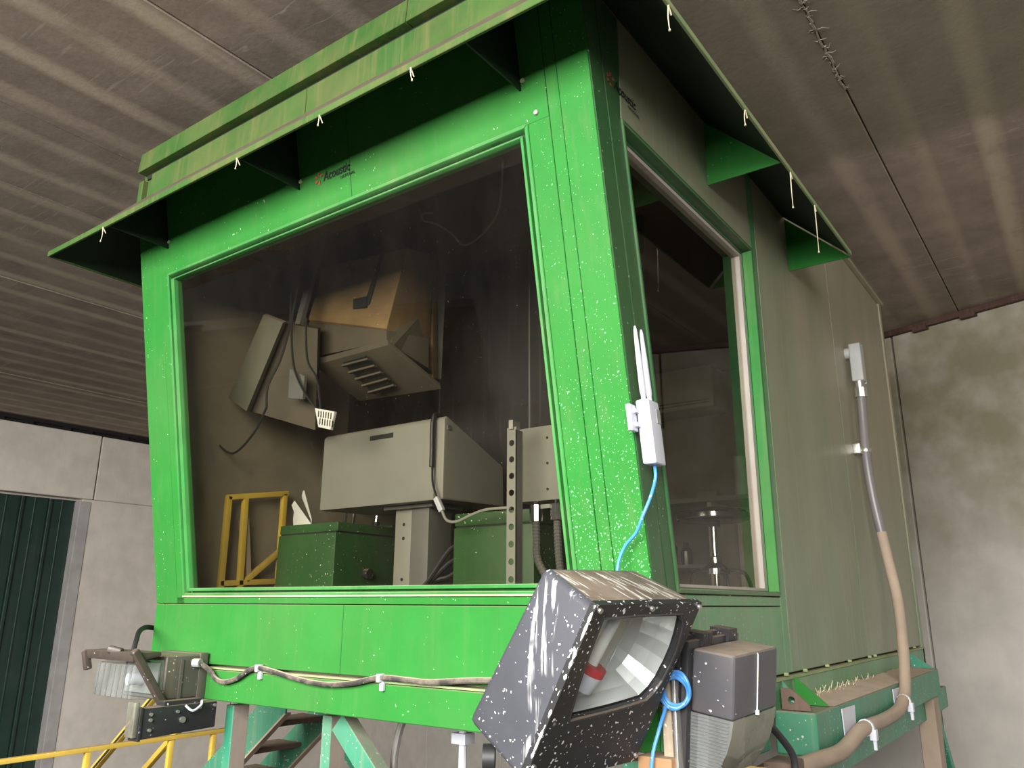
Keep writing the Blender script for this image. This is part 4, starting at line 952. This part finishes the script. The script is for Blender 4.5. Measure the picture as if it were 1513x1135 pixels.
# hanging monitors
mo = thing('dusty_monitor', 'dusty tan tube monitor hung from the cabin ceiling, seen from behind', 'monitor', (-2.2, .7, 2.78))
hx = MB().hexa([(-2.542,0.500,2.627), (-1.784,0.500,2.555), (-1.928,0.500,2.066), (-2.659,0.500,2.282)], [(-2.719,0.900,2.829), (-1.932,0.900,2.702), (-1.940,0.900,1.918), (-2.795,0.900,2.115)])
hx.build('rear_housing', 'monitor_dusty', mo, .012)
MB().hexa([(-2.682,0.520,2.279), (-1.917,0.490,2.053), (-1.912,0.490,1.980), (-2.607,0.520,2.017)], [(-2.705,0.800,2.343), (-1.857,0.800,2.076), (-1.848,0.800,1.877), (-2.648,0.800,2.087)]).build('rear_hood', 'monitor_grey', mo, .008)
MB().hexa([(-2.531,0.470,1.977), (-1.882,0.470,1.981), (-1.879,0.470,1.947), (-2.526,0.470,1.936)], [(-2.460,0.800,1.798), (-1.757,0.800,1.772), (-1.744,0.800,1.732), (-2.451,0.800,1.760)]).build('base_tray', 'monitor_grey', mo, .004)
MB().hexa([(-2.264,0.470,1.920), (-2.063,0.470,1.922), (-2.040,0.720,1.782), (-2.239,0.720,1.769)], [V(q) + V((0, 0, -.012)) for q in ((-2.264,0.470,1.920), (-2.063,0.470,1.922), (-2.040,0.720,1.782), (-2.239,0.720,1.769))]).build('vent_recess', 'matt_black', mo)
for k in range(5):
    f = .08 + k * .21
    A = V((-2.270,0.465,1.916)).lerp(V((-2.246,0.715,1.765)), f) + V((0, -.004, -.014)); B = V((-2.046,0.465,1.918)).lerp(V((-2.024,0.715,1.778)), f) + V((0, -.004, -.014))
    MB().bar(A, B, .026, .012).build('vent_slat', 'monitor_grey', mo)
MB().hexa([(-2.030,0.920,2.755), (-1.969,0.920,2.734), (-1.921,0.920,1.861), (-1.980,0.920,1.898)], [(-2.066,1.000,2.775), (-1.998,1.000,2.752), (-1.952,1.000,1.876), (-2.011,1.000,1.904)]).build('bezel_edge', 'monitor_dusty', mo, .003, label='pale tan bezel edge')
MB().hexa([(-1.936,0.520,2.057), (-1.895,0.700,2.188), (-1.914,0.860,1.890), (-1.904,0.500,1.951)], [(-1.916,0.540,2.058), (-1.880,0.720,2.191), (-1.898,0.880,1.892), (-1.890,0.520,1.954)]).build('side_cheek', 'monitor_grey', mo)
MB().hexa([(-2.218,0.485,2.318), (-2.091,0.485,2.311), (-2.097,0.485,2.237), (-2.218,0.485,2.255)], [(-2.234,0.500,2.327), (-2.108,0.500,2.320), (-2.114,0.500,2.246), (-2.235,0.500,2.264)]).build('plug_block', 'black_plastic', mo)
MB().hexa([(-1.998,0.490,2.583), (-1.969,0.490,2.575), (-2.080,0.490,2.253), (-2.122,0.490,2.262)], [(-2.009,0.500,2.589), (-1.979,0.500,2.581), (-2.091,0.500,2.258), (-2.133,0.500,2.268)]).build('recess_strip', 'matt_black', mo)
MB().box((-2.25, .78, 2.50), (-2.10, .86, 2.79)).build('hanger', 'dark_grey', mo)
MB().hexa([(-2.059,1.020,2.761), (-1.924,1.020,2.705), (-1.941,1.020,1.879), (-2.010,1.020,1.891)], [(-2.095,1.060,2.786), (-1.959,1.060,2.729), (-1.976,1.060,1.894), (-2.046,1.060,1.906)]).build('screen_hood', 'dark_grey', mo)
lm = thing('grey_monitor', 'slim pale grey monitor hanging tilted at the left inside the cabin', 'monitor', (-2.7, .3, 2.78))
MB().hexa([(-2.749,0.220,2.249), (-2.544,0.220,2.151), (-2.828,0.220,1.629), (-3.034,0.220,1.746)], [(-2.771,0.260,2.275), (-2.558,0.260,2.175), (-2.843,0.260,1.639), (-3.050,0.260,1.757)]).build('screen_back', 'monitor_panel', lm, .004)
MB().hexa([(-2.610,0.280,2.178), (-2.428,0.400,2.140), (-2.384,0.400,1.486), (-2.872,0.280,1.647)], [(-2.664,0.340,2.226), (-2.476,0.460,2.176), (-2.432,0.460,1.511), (-2.916,0.340,1.674)]).build('casing', 'monitor_grey', lm, .006)
MB().hexa([(-2.493,0.260,1.856), (-2.348,0.260,1.785), (-2.350,0.260,1.645), (-2.483,0.260,1.673)], [(-2.493,0.280,1.861), (-2.348,0.280,1.790), (-2.350,0.280,1.649), (-2.483,0.280,1.677)]).build('socket_box', 'dark_grey', lm)
MB().bar((-2.565,0.360,2.184), (-2.42, .38, 2.79), .05, .03, (0, 1, 0)).build('hanger', 'dark_grey', lm)
t = thing('ceiling_cables', 'loose black cables dangling beside the grey monitor', 'cable', (-2.45, .3, 2.78))
for a in ([(-2.463,0.270,2.518), (-2.491,0.260,2.317), (-2.496,0.250,2.137), (-2.431,0.240,1.862), (-2.312,0.240,1.676), (-2.192,0.250,1.555)],
          [(-2.365,0.250,2.153), (-2.311,0.240,1.883), (-2.212,0.240,1.742), (-2.169,0.250,1.552)],
          [(-2.557,0.270,2.381), (-2.529,0.260,2.147), (-2.546,0.230,1.923), (-2.607,0.200,1.755), (-2.602,0.200,1.619)],
          [(-2.602,0.200,1.619), (-2.732,0.220,1.481), (-2.946,0.240,1.382), (-3.138,0.250,1.469), (-3.250,0.260,1.605)]):
    MB().tube(smooth_path(a), .007, 6).build('cable', 'black_rubber', t, smooth=True)
t = thing('terminal_plate', 'small white slotted terminal plate dangling from black cables', 'connector', (-2.129,0.250,1.499))
q = [(-2.211,0.240,1.568), (-2.041,0.240,1.524), (-2.065,0.240,1.422), (-2.170,0.240,1.451)]
MB().hexa(q, [V(p) + V((0, .02, 0)) for p in q]).build('plate', 'white_paper', t, .003)
Q0, Q1, Q3 = V(q[0]), V(q[1]), V(q[3])
for j in (.28, .68):
    for i in range(6):
        c = Q0 + (Q1 - Q0) * (.16 + i * .125) + (Q3 - Q0) * j
        MB().box((c.x - .004, c.y - .002, c.z - .018), (c.x + .003, c.y + .001, c.z + .018)).build('slot', 'matt_black', t)
wires = MB().tube(smooth_path([(-0.942,0.329,2.760), (-1.133,0.566,2.720), (-1.295,0.724,2.700), (-1.494,0.814,2.660), (-1.602,0.802,2.640), (-1.640,0.741,2.700), (-1.686,0.626,2.740), (-1.730,0.575,2.750), (-1.691,0.519,2.760), (-1.639,0.559,2.770)]), .007, 6)
tag(wires.build('ceiling_wire', 'conduit_dusty', smooth=True), 'tan wire drooping along the cabin ceiling above the dusty monitor', 'wire')
# black board filling the right of the view
bb = thing('black_board', 'large black board hung from the ceiling behind the dusty monitor inside the cabin', 'board', (-1.6, 1.3, 1.18))
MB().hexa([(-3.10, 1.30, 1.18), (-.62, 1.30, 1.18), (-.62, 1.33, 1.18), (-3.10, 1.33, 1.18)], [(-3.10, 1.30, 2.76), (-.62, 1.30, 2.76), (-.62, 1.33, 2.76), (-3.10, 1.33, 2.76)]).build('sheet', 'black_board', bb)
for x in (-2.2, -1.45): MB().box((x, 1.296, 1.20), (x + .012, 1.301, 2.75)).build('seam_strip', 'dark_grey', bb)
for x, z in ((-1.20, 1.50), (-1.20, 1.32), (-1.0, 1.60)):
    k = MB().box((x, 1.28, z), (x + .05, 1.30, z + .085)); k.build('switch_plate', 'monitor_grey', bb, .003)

# seen through the side window
so = thing('bar_stool', 'black round stool with chrome post and looped chrome legs by the side window', 'stool', (-.95, 2.95, .13))
mb = MB(); lathe(mb, (-.95, 2.95, 0), [(0, 1.075), (.22, 1.075), (.25, 1.09), (.255, 1.12), (.24, 1.15), (.20, 1.165), (0, 1.17)], 32); mb.build('seat', 'stool_seat', so, smooth=True)
mb = MB(); lathe(mb, (-.95, 2.95, 0), [(.258, 1.088), (.266, 1.095), (.266, 1.125), (.258, 1.135)], 32); mb.build('seat_band', 'chrome', so, smooth=True)
MB().tube([(-.95, 2.95, 1.08), (-.95, 2.95, .80)], .022, 14).build('post', 'chrome', so, smooth=True)
MB().tube([(-.95, 2.95, 1.08), (-.95, 2.95, 1.04)], .05, 10).build('hub', 'black_plastic', so, smooth=True)
mb = MB(); lathe(mb, (-.95, 2.95, 0), [(.02, .83), (.045, .82), (.045, .78), (.10, .74), (.10, .70), (.02, .70)], 20); mb.build('collar', 'chrome', so, smooth=True)
MB().tube([(-.95, 2.95, .72), (-.95, 2.95, .13)], .020, 12).build('lower_post', 'chrome', so, smooth=True)
for k in range(5):
    a = .4 + k * 2 * math.pi / 5; d = V((math.cos(a), math.sin(a), 0)); c = V((-.95, 2.95, 0))
    MB().tube(smooth_path([c + d * .08 + V((0, 0, .73)), c + d * .17 + V((0, 0, .72)), c + d * .22 + V((0, 0, .66)), c + d * .27 + V((0, 0, .40)), c + d * .31 + V((0, 0, .14))]), .013, 8).build('leg', 'chrome', so, smooth=True)
tag(MB().tube([(-1.29, 4.55, 1.44), (-1.29, 4.55, 1.83)], .065, 20).build('paper_roll', 'white_paper', smooth=True), 'upright white paper towel roll behind the stool', 'paper roll')
ac = thing('wall_unit', 'cream wall unit mounted high on the rear cabin wall', 'cabinet', (-1.75, 4.6, 2.6))
MB().box((-2.25, 4.42, 2.33), (-1.46, 4.80, 2.75)).build('case', 'cream', ac, .015)
for z in (2.37, 2.40): MB().box((-2.2, 4.415, z), (-1.5, 4.421, z + .010)).build('louvre', 'dark_grey', ac)
dk = thing('work_desk', 'pale desk with side panel along the rear inner wall', 'desk', (-1.6, 4.2, .13))
MB().box((-2.4, 3.95, 1.36), (-.75, 4.79, 1.40)).build('top', 'panel_grey', dk, .004)
MB().box((-1.42, 4.0, .13), (-1.38, 4.7, 1.36)).build('side_panel', 'cream', dk)
MB().box((-1.36, 4.55, .13), (-.78, 4.58, 1.36)).build('back_panel', 'cream', dk)
MB().box((-2.3, 4.02, .80), (-1.42, 4.7, .83)).build('shelf', 'panel_grey', dk)
MB().box((-2.38, 4.0, .13), (-2.34, 4.7, 1.36)).build('side_panel', 'cream', dk)
for x, h, lab in ((-1.68, .20, 'clear glass jar on the desk shelf, nearer the desk side'), (-1.82, .26, 'tall dark bottle on the desk shelf'), (-1.95, .17, 'squat dark jar on the desk shelf, farthest left')):
    mb = MB(); lathe(mb, (x, 4.1, .83), [(0, 0), (.05, 0), (.052, h * .6), (.025, h * .78), (.022, h * .95), (.026, h), (0, h)], 16)
    tag(mb.build('bottle', 'tint_bottle', smooth=True), lab, 'bottle', 'bottles on the desk shelf')
tag(MB().box((-1.62, 4.25, 1.402), (-1.42, 4.38, 1.49)).build('small_box', 'panel_grey', bevel=.006), 'small pale box on the desk beside the paper roll', 'box')
tag(MB().tube(smooth_path([(-1.22, 4.79, 2.75), (-1.23, 4.79, 2.2), (-1.20, 4.79, 1.9), (-1.22, 4.79, 1.45)]), .022, 8).build('wall_conduit', 'dark_grey', smooth=True), 'dark conduit running down the rear inner wall behind the paper roll', 'conduit')
